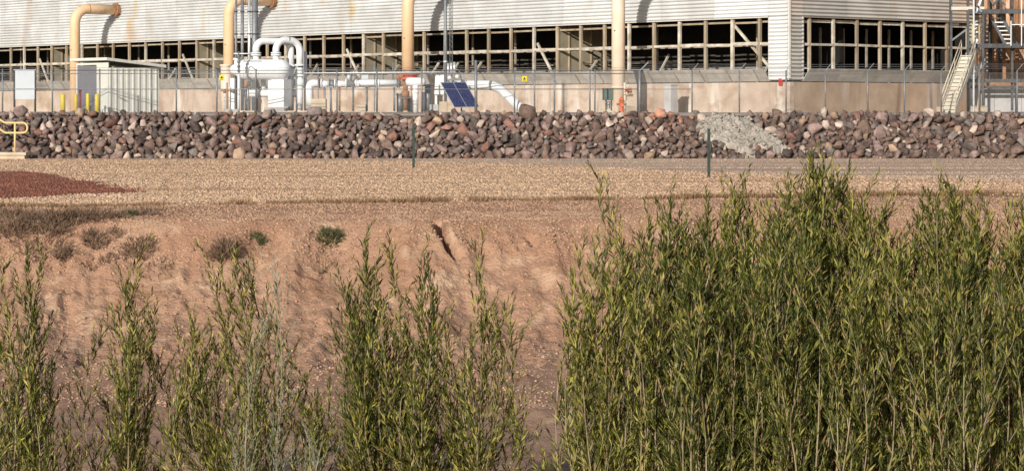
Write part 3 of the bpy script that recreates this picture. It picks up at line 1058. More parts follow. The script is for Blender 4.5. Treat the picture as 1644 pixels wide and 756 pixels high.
# header under the tank and behind it
t = thing('header_pipe', 'white low header pipe running under the white tank', 'pipe', L(420, 178, 1.2))
pipe('pipe', M['white'], t, [L(386, 150, 1.2), L(478, 150, 1.2)], 6.0 * S, .3)
cyl('branch', M['white'], t, L(420, 146, 1.2), L(420, 128, 1.2), 4 * S, 12)
for px in (392, 462):
    cyl('support', M['white'], t, L(px, 178, 1.2), L(px, 152, 1.2), 3 * S, 10)
cyl('flange', M['white'], t, L(408, 150, 1.2), L(410.5, 150, 1.2), 8.5 * S, 16)
t = thing('valve_station', 'white twin valve columns at the right of the white tank', 'valves', L(478, 178, 1.0))
for px in (464, 479):
    dy = 1.2 if px == 464 else 1.0
    cyl('column', M['white'], t, L(px, 178, dy), L(px, 108, dy), 5.0 * S, 16)
    cyl('flange', M['white'], t, L(px, 120, dy), L(px, 123, dy), 8 * S, 16)
    cyl('valve_body', M['white'], t, L(px, 127, dy), L(px, 138, dy), 7.0 * S, 16)
cyl('pillar', M['white'], t, L(487, 178, 1.6), L(487, 82, 1.6), 2.4 * S, 12)
# slim vertical conduits between riser and tank
for (px, top, mm, lab, r) in [(379, -20, 'galv', 'slim grey conduit close beside the beige riser', 1.8), (389, -20, 'steel', 'dark grey conduit second from the beige riser', 2.6),
                              (400, -20, 'alu', 'pale conduit in the middle of the vertical pipe bundle', 2.2), (409, -20, 'galv', 'thick grey conduit at the right of the vertical pipe bundle', 5.0)]:
    t = thing('conduit', lab, 'pipe', (xat(px, 157), 157, PAD), 0, 'vertical conduits behind the white tank')
    cyl('pipe', M[mm], t, at(px, 178, 157), at(px, top, 157), r * 157 / FPX, 10)
    for py in (18, 54, 86):
        cyl('clamp', M['darksteel'], t, at(px, py, 157), at(px, py + 2, 157), (r + 1.0) * 157 / FPX, 10)
t = thing('control_stand', 'dark slim valve stem with white crossbar in front of the tank', 'valve stand', L(388, 178, -1.6))
cyl('stem', M['valve'], t, L(388, 130, -1.6), L(388, 84, -1.6), 1.5 * S, 8)
cyl('post', M['white'], t, L(388, 178, -1.6), L(388, 118, -1.6), 2.2 * S, 10)
cyl('crossbar', M['white'], t, L(380, 87.5, -1.6), L(409, 87.5, -1.6), 1.0 * S, 8)
for py in (92, 99, 106, 113): cyl('gland', M['valve'], t, L(388, py, -1.6), L(388, py + 3.5, -1.6), 2.6 * S, 8)
cyl('handwheel', M['valve'], t, L(403, 135, -1.6), L(406, 135, -1.6), 4.2 * S, 12)
cyl('valve_body', M['rust'], t, L(400, 131, -1.6), L(400, 141, -1.6), 3.0 * S, 10)
cyl('drain', M['valve'], t, L(400, 141, -1.6), L(400, 178, -1.6), 1.4 * S, 8)
t = thing('small_piping', 'thin pipework with rusty valves left of the white tank', 'pipes', L(362, 178, -.5))
for px, tp in ((362, 128), (366, 133), (370, 140)):
    cyl('pipe', M['white' if px != 366 else 'rust'], t, L(px, 178, -.5), L(px, tp, -.5), 1.1 * S, 8)
cyl('crosspipe', M['rust'], t, L(356, 146, -.5), L(378, 146, -.5), 1.4 * S, 8)
cyl('valve_body', M['rust'], t, L(362, 143, -.5), L(362, 150, -.5), 2.6 * S, 8)
cyl('valve_body', M['valve'], t, L(376, 143, -.5), L(376, 149, -.5), 2.6 * S, 8)
t = thing('drum_cover', 'cream round cap at the foot of the riser beside the tank', 'pipe cap', (xat(365, 156), 156, PAD))
cyl('drum', M['cream_pipe'], t, at(363, 178, 156), at(363, 104, 156), 9 * S, 18)
cyl('rim', M['cream_pipe'], t, at(363, 107, 156), at(363, 104, 156), 10.5 * S, 18)

# ------------------------------------------------------------------ white pipeline with valves
t = thing('pipeline', 'white horizontal pipeline with dark valves running right from the tank', 'pipeline', L(560, 179, 1))
YP = 153.0


def Q(px, py, dy=0):
    return at(px, py, YP + dy)


PS = YP / FPX
pipe('pipe', M['white'], t, [Q(497, 176), Q(497, 134), Q(514, 134)], 6.2 * PS, .25)
cyl('pipe', M['white'], t, Q(514, 135), Q(528, 135), 5.2 * PS, 16)
cyl('pipe', M['white'], t, Q(537, 135), Q(556, 135), 5.2 * PS, 16)
cyl('pipe', M['white'], t, Q(571, 133), Q(637, 133), 5.0 * PS, 18)
cyl('pipe', M['white'], t, Q(571, 136), Q(577, 133), 6.0 * PS, 18)
for a, r, mm in ((512, 8, 'rust'), (515, 8, 'white'), (528, 7.5, 'valve'), (537, 7.5, 'white'), (555, 8, 'white'), (571, 7, 'white'), (604, 7, 'white'), (607, 7, 'white'), (637, 7.5, 'valve'), (640, 7.5, 'valve')):
    cyl('flange', M[mm], t, Q(a, 134), Q(a + 2, 134), r * PS, 18)
cyl('valve_body', M['steel'], t, Q(530, 135), Q(537, 135), 6.5 * PS, 14)
cyl('valve_body', M['valve'], t, Q(558, 135), Q(571, 136), 5.6 * PS, 14)
cyl('valve_stem', M['valve'], t, Q(563, 132), Q(566, 112), 1.2 * PS, 8)
mb = MB(); a = Q(575, 122); mb.tube([a + Vector((5.5 * PS * math.cos(k * .524), .25 * math.sin(k * .524), 5.5 * PS * math.sin(k * .524))) for k in range(13)], .03, 6); mb.build('handwheel', M['valve'], t)
cyl('valve_stem', M['valve'], t, Q(565, 133), Q(574, 122), 1.6 * PS, 8)
cyl('actuator', M['white'], t, Q(560, 127), Q(560, 118), 2.6 * PS, 10)
bx('junction_box', M['sign_white'], t, Q(586, 123), (11 * PS, .3, 9 * PS))
for px, mm in ((500, 'steel'), (521, 'galv'), (531, 'galv'), (545, 'rust'), (567, 'valve'), (589, 'valve'), (605, 'galv'), (633, 'galv')):
    cyl('support', M[mm], t, Q(px, 179), Q(px, 139), 1.6 * PS, 8)
    bx('support_shoe', M[mm], t, Q(px, 140), (.32, .4, .08))
for px, tp in ((511, 108), (601, 102), (631, 102), (615, 116)):
    cyl('vent', M['galv'], t, Q(px, 131), Q(px, tp), 1.1 * PS, 8)
bx('plinth', M['concrete_tan'], t, Q(580, 174), (15 * PS, .9, 12 * PS))
bx('plinth', M['concrete_tan'], t, Q(512, 168), (.9, 1.0, 18 * PS))
t = thing('tee_pipe', 'white tee pipe with a rounded end standing under the red valve', 'pipe', Q(667, 178, -.8))
cyl('leg', M['white'], t, Q(667, 181, -.8), Q(667, 134, -.8), 4.6 * PS, 18)
cyl('collar', M['white'], t, Q(667, 147, -.8), Q(667, 150, -.8), 5.6 * PS, 18)
mb = MB(); x0_, x1_ = Q(656, 0).x, Q(677, 0).x
mb.tube([(x, YP - .8, zat(132, YP)) for x in (x0_ - .15, x0_ - .1, x0_, x1_, x1_ + .16, x1_ + .24, x1_ + .28)], [.10, .20, 7 * PS, 7 * PS, 6 * PS, 3.5 * PS, .01], 18); mb.build('barrel', M['white'], t)
t = thing('rusty_elbow', 'rusty brown elbow and valve between pipeline and white tee', 'pipe', Q(650, 178))
pipe('pipe', M['rust'], t, [Q(641, 134), Q(651, 134), Q(651, 178)], 4.0 * PS, .2)
cyl('valve_body', M['rust'], t, Q(651, 146), Q(651, 156), 6.5 * PS, 14)
cyl('flange', M['valve'], t, Q(651, 157), Q(651, 159), 7.5 * PS, 14)
t = thing('thin_pipe', 'long thin white pipe running level above the white pipeline', 'pipe', Q(600, 118, -.4))
cyl('pipe', M['white'], t, Q(488, 118, -.4), Q(716, 116, -.4), 1.0 * PS, 8)
for px in (511, 601, 660): cyl('hanger', M['galv'], t, Q(px, 118, -.4), Q(px, 179, -.4), .7 * PS, 6)
t = thing('valve_block', 'grey upright pumps standing between the white tee and the solar panel', 'pumps', Q(636, 178, .6))
for px, w_, tp, mm in ((642, 5, 150, 'steel'), (680, 3, 148, 'white'), (687, 5, 135, 'steel'), (658, 4, 158, 'valve')):
    cyl('cylinder', M[mm], t, Q(px, 180, .6), Q(px, tp, .6), w_ * PS, 12)
    cyl('cap', M[mm], t, Q(px, tp + 3, .6), Q(px, tp, .6), (w_ + 1) * PS, 12)

# ------------------------------------------------------------------ bent white pipe, mast, solar panel
t = thing('bent_pipe', 'thick white pipe bending down into the rocks right of the solar panel', 'pipe', at(838, 178, 149))
pipe('pipe', M['white'], t, [at(718, 137, 150), at(797, 137, 149.4), at(846, 183, 147.2)], 7.6 * 149 / FPX, 1.5, 22)
for px in (742, 746): cyl('flange', M['white'], t, at(px, 137, 149.8), at(px + 2, 137, 149.8), 11 * 149 / FPX, 20)
t = thing('equipment_cover', 'white box cover on posts at the left of the solar panel', 'cabinet', at(706, 178, 150))
mb = MB(); mb.prism([at(699, 122, 149.6), at(716, 120, 149.6), at(716, 152, 149.6), at(697, 152, 149.6)], (0, 1.2, 0)); mb.build('cover', M['white'], t)
for px in (700, 714):
    bx('leg', M['white'], t, at(px, 162, 149.9), (.14, .3, 20 * .0377))
for c, sz in (((697, 173), (14, 10)), ((712, 171), (13, 15)), ((724, 174), (12, 9))):
    t = thing('concrete_block', {697: 'pale concrete block under the left of the white cover', 712: 'taller concrete block beside the solar panel foot', 724: 'low concrete block in the shade of the solar panel'}[c[0]],
              'block', at(c[0], 178, 148.9), 0, 'concrete blocks beside the solar panel')
    bx('block', M['concrete_tan' if c[0] != 697 else 'concrete_grey'], t, at(c[0], c[1], 148.9), (sz[0] * .0375, .7, sz[1] * .0375))
t = thing('mast', 'slim pale pole rising beside the solar panel', 'mast', at(715, 178, 149))
cyl('pole', M['galv'], t, at(715, 178, 149.2), at(715, -60, 149.2), 2.4 * .0375, 12)
cyl('collar', M['alu'], t, at(715, 98, 149.2), at(715, 101, 149.2), 3.6 * .0375, 12)
t = thing('lattice_mast', 'thin lattice aerial mast beside the pale pole', 'mast', at(724, 178, 149.6))
for px, dy in ((721.5, 149.4), (726.5, 149.4), (724, 149.7)):
    cyl('rail', M['galv'], t, at(px, 112, dy), at(px, -60, dy), .6 * .0375, 6)
for py in range(-56, 110, 8):
    mb = MB(); mb.tube([at(721.5, py, 149.4), at(726.5, py + 4, 149.4), at(724, py + 6, 149.7), at(721.5, py + 8, 149.4)], .35 * .0375, 5); mb.build('lacing', M['galv'], t)
cyl('sleeve', M['alu'], t, at(724, 112, 149.5), at(724, 140, 149.5), 2.4 * .0375, 10)
t = thing('gauge_cluster', 'cluster of white cylinders and round gauges at the mast foot', 'gauges', at(724, 120, 148.9))
for px, tp, b_, r_ in ((719.5, 102, 120, 1.9), (724.5, 101, 120, 2.0), (729.5, 100, 119, 2.0)):
    cyl('cylinder', M['alu'], t, at(px, b_, 148.9), at(px, tp, 148.9), r_ * .0375, 12)
for px, py in ((722, 125.5), (734, 123.5)):
    mb = MB(); a = at(px, py, 148.8)
    prof_ = [(math.sin(k * math.pi / 10), math.cos(k * math.pi / 10)) for k in range(11)]
    mb.tube([a + Vector((-q * .13, 0, 0)) for _, q in prof_], [max(.005, .13 * s_) for s_, _ in prof_], 14, cap=False); mb.build('round_gauge', M['white'], t)
pipe('hose', M['galv'], t, [at(729, 112, 148.9), at(737, 112, 148.9), at(741, 130, 148.9)], .9 * .0375, .15, 8)
pipe('hose', M['galv'], t, [at(717, 110, 148.9), at(711, 112, 148.9), at(705, 122, 148.9)], .7 * .0375, .15, 8)
t = thing('solar_panel', 'tilted dark blue solar panel with a white centre line', 'solar panel', at(735, 174, 148))
YS = 147.9
tl = at(707.5, 133, YS - .15); tr = at(747, 132.5, YS + .85)
bl = at(729.5, 172.5, YS - .95); br = tr + bl - tl
nrm = (tr - tl).cross(bl - tl).normalized()
if nrm.z < 0: nrm = -nrm
mb = MB(); mb.prism([tl, tr, br, bl], -nrm * .03); mb.build('backing', M['panel_blue'], t)
mb = MB()
for a, b in ((tl, tr), (tr, br), (br, bl), (bl, tl)): mb.beam(a - nrm * .012, b - nrm * .012, .035, .045)
mb.build('frame', M['alu'], t)


def sp(u, v):
    return (tl * (1 - u) + tr * u) * (1 - v) + (bl * (1 - u) + br * u) * v


ncell = 0
for i in range(6):
    for j in range(4):
        g0 = .008
        u0 = .03 + (i % 6) * (.94 / 6) + (.012 if i >= 3 else 0); u1 = u0 + .94 / 6 - g0 * .6 - .012 * .5
        v0 = .025 + j * .95 / 4; v1 = v0 + .95 / 4 - .006
        mb = MB(); mb.prism([sp(u0, v0) + nrm * .006, sp(u1, v0) + nrm * .006, sp(u1, v1) + nrm * .006, sp(u0, v1) + nrm * .006], -nrm * .005)
        mb.build('solar_cell', M['panel_blue'], t)
mb = MB(); mb.beam(sp(.503, .01) + nrm * .008, sp(.503, .99) + nrm * .008, .035, .012); mb.build('centre_strip', M['alu'], t)
cyl('post', M['galv'], t, at(741, 179, YS + .45), sp(.55, .55) - nrm * .12, .05, 10)
mb = MB(); mb.beam(sp(.5, .1) - nrm * .09, sp(.5, .9) - nrm * .09, .06, .06); mb.build('bracket', M['galv'], t)

# ------------------------------------------------------------------ hydrant, green cabinet
t = thing('fire_hydrant', 'orange red fire hydrant in front of the cream riser', 'hydrant', at(998, 178, 149))
hp = at(998, 0, 149)
H = lambda dx, dz, dy=0: Vector((hp.x + dx, 149 + dy, PAD + dz))
mb = MB(); mb.tube([H(0, .0), H(0, .05), H(0, .06), H(0, .62), H(0, .64), H(0, .70), H(0, .72), H(0, .86), H(0, .93), H(0, .95), H(0, 1.02)],
                   [.20, .20, .13, .13, .19, .19, .15, .13, .07, .045, .04], 16); mb.build('barrel', M['hydrant'], t)
for sx in (-1, 1):
    mb = MB(); mb.tube([H(sx * .10, .50), H(sx * .24, .50), H(sx * .25, .50), H(sx * .30, .50)], [.07, .07, .09, .09], 12); mb.build('outlet', M['hydrant' if sx < 0 else 'valve'], t)
mb = MB(); mb.tube([H(0, .46, -.10), H(0, .46, -.24), H(0, .46, -.25), H(0, .46, -.31)], [.09, .09, .12, .12], 14); mb.build('pumper_outlet', M['hydrant'], t)
t = thing('post_indicator', 'slim tan valve post with a small box behind the hydrant', 'valve post', at(1005, 178, 150.5))
cyl('post', M['cream_pipe'], t, at(1003, 178, 150.5), at(1003, 133, 150.5), 1.8 * .0378, 10)
bx('box', M['rust'], t, at(1011, 146, 150.5), (.28, .22, .36))
bx('cover_box', M['concrete_tan'], t, at(1011, 157, 150.8), (.42, .3, .40))
bx('dial', M['red'], t, at(1005.5, 146, 150.2), (.14, .05, .16))
t = thing('green_cabinet', 'dark green electrical cabinet on two legs by the cream riser', 'cabinet', at(976, 178, 149.5))
bx('cabinet', M['green_box'], t, at(976, 152, 149.5), (17 * .0376, .42, 18 * .0376))
bx('door', M['green_box'], t, at(971.6, 152, 149.27), (7.6 * .0376, .03, 16 * .0376)); bx('door', M['green_box'], t, at(980.4, 152, 149.27), (7.6 * .0376, .03, 16 * .0376))
bx('lid', M['green_box'], t, at(976, 142.6, 149.45), (18.4 * .0376, .52, .05))
for px in (973, 981.5):
    bx('leg', M['darksteel'], t, at(px, 169, 149.5), (.09, .09, 18 * .0376))
bx('meter', M['sign_white'], t, at(977, 169, 149.7), (5 * .0376, .2, 12 * .0376))
t = thing('grey_pillar', 'grey concrete pillar behind the fence corner post', 'pillar', tw(-2.4, 8.0, 0), YAW)
mb = MB(); mb.box((0, 0, .85), (.6, .6, 1.75)); mb.build('pillar', M['concrete_grey'], t, local=True)
mb = MB(); mb.box((0, 0, 1.76), (.7, .7, .08)); mb.build('cap', M['concrete_grey'], t, local=True)

# ------------------------------------------------------------------ shed
SL = at(174, 178, 150)
shed = thing('shed', 'pale cream ribbed metal shed with a low sloping roof', 'shed', (SL.x, SL.y, PAD), YAW)
FW, FD, SH = 3.75, 3.45, 3.02
ws = .06
pbox('front_wall', shed, M['shed_wall'], (0, .60, SH / 2), (ws, 1.2, SH))
pbox('front_wall', shed, M['shed_wall'], (0, FW - .05, SH / 2), (ws, .1, SH))
pbox('front_lintel', shed, M['shed_wall'], (0, FW / 2 + .55, SH - .06), (ws, FW - 1.3, .12))
pbox('side_wall', shed, M['shed_wall'], (FD / 2 + .03, .03, SH / 2 - .15), (FD, ws, SH - .3))
pbox('side_wall', shed, M['shed_wall'], (FD / 2 + .03, FW - .03, SH / 2 - .15), (FD, ws, SH - .3))
pbox('rear_wall', shed, M['shed_wall'], (FD + .09, FW / 2, SH / 2 - .15), (ws, FW, SH - .3))
fp = pbox('front_panel', shed, M['shed_grey'], (.06, FW / 2 + .57, SH / 2 - .08), (.05, FW - 1.35, SH - .18))  # slatted grey-purple panel filling the left of the front
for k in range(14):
    pbox('panel_slat', fp, M['shed_grey'], (-.032, 0, -1.32 + k * .2), (.02, FW - 1.37, .16))
for k in range(9):
    x_ = .12 + k * (FD - .2) / 8
    pbox('wall_rib', shed, M['shed_wall'], (x_, -.025, SH / 2 - .17), (.10, .05, SH - .36))
mb = MB(); a = .10
mb.prism([(-.30, -.28, SH + .14), (FD + .45, -.28, SH - .26), (FD + .45, -.28, SH - .12), (-.30, -.28, SH + .30)], (0, FW + .56, 0)); mb.build('roof', M['shed_wall'], shed, local=True)
mb = MB(); mb.beam((-.30, -.30, SH + .215), (FD + .45, -.30, SH - .185), .04, .17); mb.build('gutter', M['trim'], shed, local=True)
mb = MB(); mb.tube([(.6, -.14, .95), (1.2, -.14, .7)], .02, 6); mb.build('pipe_bracket', M['darksteel'], shed, local=True)
pbox('panel_trim', shed, M['trim'], (-.03, 1.24, SH / 2 - .05), (.05, .07, SH - .1))

# bollards and the dark red pole
for px, tp, ww, lab in ((101, 151, 8, 'yellow bollard at the left end of the row beside the shed'), (122, 151, 5, 'yellow bollard left of the dark red pole'),
                        (141, 150, 6, 'yellow bollard right of the dark red pole'), (156, 151, 7.5, 'yellow bollard at the right end, against the shed wall')):
    t = thing('bollard', lab, 'bollard', at(px, 181, 147.6), 0, 'yellow bollards by the shed')
    r_ = ww / 2 * .0371
    mb = MB(); a = at(px, 181, 147.6); b_ = at(px, tp, 147.6)
    mb.tube([a, b_ - Vector((0, 0, .06)), b_ - Vector((0, 0, .02)), b_], [r_, r_, r_ * .8, r_ * .3], 14); mb.build('post', M['yellow'], t)
    cyl('base_ring', M['concrete_grey'], t, a + Vector((0, 0, -.03)), a + Vector((0, 0, .05)), r_ * 1.5, 14)
t = thing('marker_pole', 'dark red marker pole among the yellow bollards', 'pole', at(128.5, 181, 147.5))
cyl('pole', M['dark_red'], t, at(128.5, 181, 147.5), at(128.5, 145, 147.5), 2.1 * .0371, 10)
cyl('cap', M['dark_red'], t, at(128.5, 146.5, 147.5), at(128.5, 144, 147.5), 2.6 * .0371, 10)

# blank white board on two posts
t = thing('notice_board', 'blank white board on dark posts at the left end of the fence', 'board', at(40, 178, 145.6))
bx('board', M['sign_white'], t, at(40, 136.5, 145.6), (31 * .0366, .04, 46 * .0366))
bx('frame_bar', M['steel'], t, at(40, 112.5, 145.6), (36 * .0366, .08, .08))
for px in (23, 56.5): cyl('post', M['darksteel'], t, at(px, 181, 145.66), at(px, 111, 145.66), 1.6 * .0366, 8)
bx('frame_bar', M['galv'], t, at(40, 143, 145.54), (34 * .0366, .03, .04))

# ------------------------------------------------------------------ chain link fence
YF = 147.0
FS = YF / FPX


def mesh_wires(parent, x0, x1, z0, z1, y, step=.085, r=.0022):
    segs = []
    h = z1 - z0
    k = x0 - h
    while k < x1:
        for sgn in (1, -1):
            a = Vector((k, y, z0)) if sgn > 0 else Vector((k + h, y, z0))
            b = Vector((k + h, y, z1)) if sgn > 0 else Vector((k, y, z1))
            d = b - a
            t0, t1 = 0.0, 1.0
            if sgn > 0:
                t0 = max(0, (x0 - k) / h); t1 = min(1, (x1 - k) / h)
            else:
                t0 = max(0, (k + h - x1) / h); t1 = min(1, (k + h - x0) / h)
            if t1 - t0 > .02: segs.append((a + d * t0, a + d * t1))
        k += step
    mb = MB()
    for a, b in segs:
        n0_ = len(mb.v)
        d = (b - a).normalized(); u = Vector((0, 1, 0)); w_ = d.cross(u)
        for p_ in (a, b):
            for q in range(3):
                an = q * 2.094
                mb.v.append(p_ + (u * math.cos(an) + w_ * math.sin(an)) * r)
        for q in range(3):
            j = (q + 1) % 3
            mb.face([n0_ + q, n0_ + j, n0_ + 3 + j, n0_ + 3 + q])
    o = mb.build('chain_link', M['galv'], parent)
    return tag(o, kind='stuff')


def fence(name, lab, posts, x0, x1, rails, top, big=(), arm=0, y=YF):
    t = thing(name, lab, 'fence', at((x0 + x1) / 2, 178, y))
    for px in posts:
        r_ = (2.3 if px in big else 1.25) * FS
        tp = top - (14 if px in big and arm == 0 else 0)
        o = cyl('post', M['galv'], t, at(px, 182, y), at(px, tp, y), r_, 10)
        mb = MB(); mb.tube([at(px, tp, y), at(px, tp, y) + Vector((0, 0, .04))], [r_ * 1.25, r_ * .4], 8); mb.build('cap', M['galv'], o)
        if arm:
            q = at(px + arm * 10 * (1.4 if px in big else 1), top - (12 if px not in big else 14), y)
            mb = MB(); mb.beam(at(px, top, y), q, .05, .03 if px not in big else .06); mb.build('barb_arm', M['galv'], t)
    for py, r_, a, b in rails:
        cyl('rail', M['galv'], t, at(a, py, y), at(b, py, y), r_ * FS, 8)
    X0, X1 = xat(x0, y), xat(x1, y)
    mesh_wires(t, X0, X1, PAD + .02, zat(top + 3, y), y + .03)
    return t


f1 = fence('chain_link_fence', 'chain link fence with level rails in front of the tank and pipework',
           [-60, 4, 84, 160, 243, 283, 348, 411, 476, 541, 605, 677, 764, 826, 858, 890, 947, 955], -90, 1027,
           [(113.5, .55, 100, 1027), (118.5, .75, -90, 1027), (143.5, .65, -90, 1027)], 112, big=(764,))
t = f1
for k, py in enumerate((109, 112.3)):
    mb = MB(); mb.tube([at(-90, py, YF - .12), at(300, py + .5, YF - .12), at(700, py + .3, YF - .12), at(1027, py + .6, YF - .12)], .010, 5); mb.build('barbed_wire', M['galv'], f1)
f2 = fence('chain_link_fence', 'chain link fence with angled arms in front of the tower corner',
           [1027, 1111, 1187, 1262, 1325, 1393, 1452, 1511, 1572, 1633, 1690], 1027, 1740,
           [(143.5, .5, 1027, 1111), (118, .45, 1027, 1740)], 114, big=(1027,), arm=1)
for k in range(3):
    q = (4 + 3 * k, -4 - 3.4 * k)
    mb = MB(); mb.tube([at(1027 + q[0], 114 + q[1], YF), at(1300 + q[0], 114.8 + q[1], YF), at(1740 + q[0], 114 + q[1], YF)], .008, 5); mb.build('barbed_wire', M['galv'], f2)
# kinked bars on the fence by the tank
t = thing('gate_arch', 'kinked grey pipe frame of the gate in front of the tank', 'gate frame', at(405, 178, YF - .3))
pipe('bar', M['galv'], t, [at(400, 178, YF - .3), at(398, 118, YF - .3), at(401, 105, YF - .3), at(411, 113, YF - .3), at(411, 178, YF - .3)], .8 * FS, .1, 8)
cyl('brace', M['galv'], t, at(400, 150, YF - .3), at(411, 150, YF - .3), .7 * FS, 8)
# yellow warning plates
for px, py, lab in ((356, 125, 'small yellow warning plate left of the white tank'), (842, 127, 'small yellow warning plate above the bent white pipe')):
    t = thing('warning_sign', lab, 'sign', at(px, py, YF - .1), 0, 'yellow warning plates on the fence')
    bx('plate', M['sign_yellow'], t, at(px, py, YF - .08), (8 * FS, .012, 9 * FS))
    mb = MB(); a = at(px, py - .5, YF - .092); mb.prism([a + Vector((-.09, 0, -.07)), a + Vector((.09, 0, -.07)), a + Vector((0, 0, .09))], (0, .006, 0)); mb.build('symbol', M['black'], t)
    bx('print_line', M['black'], t, at(px, py + 3.2, YF - .089), (5 * FS, .006, .022))

# ------------------------------------------------------------------ stairs and rusty structure at the right
ST = thing('metal_stairs', 'cream metal stairs climbing away from the fence to the steel frame', 'stairs', at(1522, 178, 149.5))
A0 = at(1522.5, 177, 149.6); dirv = Vector((.50, .866, 0)); wv = Vector((.866, -.5, 0))
NT = 15
rise, run = 3.5 / NT, 3.5 / NT
for k in range(NT):
    c = A0 + dirv * (run * (k + .5)) + Vector((0, 0, rise * (k + 1) - .02))
    c.z = PAD + rise * (k + 1) - .02
    rot = Matrix.Rotation(math.atan2(dirv.y, dirv.x), 3, 'Z')
    bx('tread', M['stair'], ST, c, (run * 1.05, .80, .05), rot)
    bx('riser_plate', M['stair'], ST, c + Vector((0, 0, -rise * .62)) - dirv * (run * .30), (.02, .80, rise * .66), rot)
for sgn in (-1, 1):
    s0 = A0 + wv * (sgn * .44); s0.z = PAD + .08
    s1 = s0 + dirv * 3.5; s1.z = PAD + 3.45
    mb = MB(); mb.beam(s0, s1, .05, .26); mb.build('stringer', M['stair'], ST)
    for hh in (.55, 1.0):
        mb = MB(); mb.tube([s0 + Vector((0, 0, hh)), s1 + Vector((0, 0, hh))], .035, 8); mb.build('handrail', M['stair_rail'], ST)
    for q in (0, .33, .66, 1):
        a = s0.lerp(s1, q); mb = MB(); mb.tube([a + Vector((0, 0, -.05)), a + Vector((0, 0, 1.0))], .035, 8); mb.build('baluster', M['stair_rail'], ST)
bx('footing', M['concrete_tan'], ST, at(1508, 176, 149.4), (.4, .4, .3))

FR = thing('steel_frame', 'dark steel frame tower with landings behind the cream stairs', 'steel frame', at(1560, 178, 153))
YR = 153.2
RS = YR / FPX


def G(px, py, dy=0):
    return at(px, py, YR + dy)


def gbeam(name, m, a, b, w_, h_, parent=None):
    mb = MB(); mb.beam(a, b, w_, h_); return mb.build(name, m, parent or FR)


for px, dy, mm, wd, b0, tp in ((1527, 0, 'darksteel', .13, 95, -40), (1554, 0, 'darksteel', .15, 180, -40), (1563, -.8, 'alu', .10, 180, -40), (1578, 0, 'darksteel', .14, 180, -40),
                               (1526, 3, 'darksteel', .13, 178, -40), (1590, 3.0, 'darksteel', .20, 178, -40), (1612, 3, 'rust', .2, 178, -40), (1625, .5, 'darksteel', .14, 178, -40), (1668, .5, 'darksteel', .2, 178, -40)):
    gbeam('column', M[mm], G(px, b0, dy), G(px, tp, dy), wd, wd)
for (a, b, py, dy, h_, mm) in ((1554, 1680, 74, 0, .26, 'darksteel'), (1554, 1680, 19, 0, .26, 'darksteel'), (1554, 1680, 130, .2, .22, 'darksteel'), (1554, 1680, 140, .4, .16, 'darksteel'),
                               (1527, 1580, 14, 0, .2, 'stair'), (1527, 1554, 40, 3, .14, 'darksteel'), (1554, 1680, 74, 3, .2, 'darksteel')):
    gbeam('beam', M[mm], G(a, py, dy), G(b, py, dy), .16, h_)
gbeam('cross_brace', M['steel'], G(1527, 66), G(1554, 46), .10, .10)
gbeam('cross_brace', M['darksteel'], G(1599, 78, 0), G(1617, 94, 2.0), .12, .12)
gbeam('cross_brace', M['darksteel'], G(1594, 10, 0), G(1612, -12, 0), .12, .12)
gbeam('cross_brace', M['white'], G(1566, 22, -.1), G(1578, -8, -.1), .12, .12)
gbeam('cross_brace', M['galv'], G(1556, -8, -.1), G(1576, 20, -.1), .12, .12)
mb = MB(); mb.prism([G(1556, 73.5, .1), G(1680, 73.5, .1), G(1680, 73.5, 3), G(1556, 73.5, 3)], (0, 0, .05)); mb.build('landing', M['darksteel'], FR)
mb = MB(); mb.prism([G(1530, 16, .1), G(1680, 18, .1), G(1680, 18, 3), G(1530, 16, 3)], (0, 0, .05)); mb.build('landing', M['darksteel'], FR)
for px in (1561, 1572): cyl('guard_post', M['rail_yellow'], FR, G(px, 72, 0), G(px, 40, 0), .03, 8)
for py in (62, 50, 40): cyl('guard_rail', M['rail_yellow'], FR, G(1561, py, .0), G(1576, py - 7, .8), .028, 8)
# ladder like rungs beside the pale pipes
for py in range(30, 120, 7):
    gbeam('rung', M['galv'], G(1579, py, .6), G(1586, py, .6), .06, .08)
for py in range(18, 66, 6):
    gbeam('rung', M['galv'], G(1556, py, .9), G(1577, py, .9), .04, .08)
gbeam('guard_post', M['white'], G(1640, 74, -.3), G(1640, -30, -.3), .05, .05)
gbeam('guard_post', M['white'], G(1623, 74, -.3), G(1623, 34, -.3), .05, .05)
gbeam('guard_rail', M['white'], G(1623, 40, -.3), G(1668, 40, -.3), .05, .05)
for px in (1563, 1579):
    bx('footing', M['concrete_tan'], FR, G(px, 175, -.5), (.42, .42, .36))
# white lagged pipes tangled behind the stairs
WP = thing('lagged_pipe', 'pale lagged pipes winding down behind the stairs', 'pipes', G(1570, 178, .8))
pipe('pipe', M['white'], WP, [G(1582, 96, 1.6), G(1571, 110, .9), G(1560, 120, .9), G(1560, 178, .9)], .16, .25, 12)
pipe('pipe', M['white'], WP, [G(1568, 20, 1.2), G(1568, 80, 1.2), G(1577, 88, 1.6)], .14, .25, 12)
cyl('flange', M['white'], WP, G(1565, 118, .9), G(1562, 121, .9), .26, 12)
pipe('pipe', M['alu'], WP, [G(1557, 66, .4), G(1557, 120, .4), G(1556, 178, .4)], .09, .2, 10)
# second stair flight up to the right
S2 = thing('upper_stairs', 'upper stair flight with pale treads against the rusty wall', 'stairs', G(1612, 74, 1.4))
for k in range(8):
    q = k / 7
    c = G(1622 - 26 * q, 70 - 47 * q, 1.6 - .5 * q)
    bx('tread', M['white'], S2, c, (.55, .26, .07))
for dx in (-9, 9):
    mb = MB(); mb.beam(G(1624 + dx, 74, 1.5), G(1596 + dx, 20, 1.0), .06, .2); mb.build('stringer', M['steel'], S2)
    mb = MB(); mb.tube([G(1624 + dx, 48, 1.5), G(1596 + dx, -6, 1.0)], .03, 8); mb.build('handrail', M['galv'], S2)
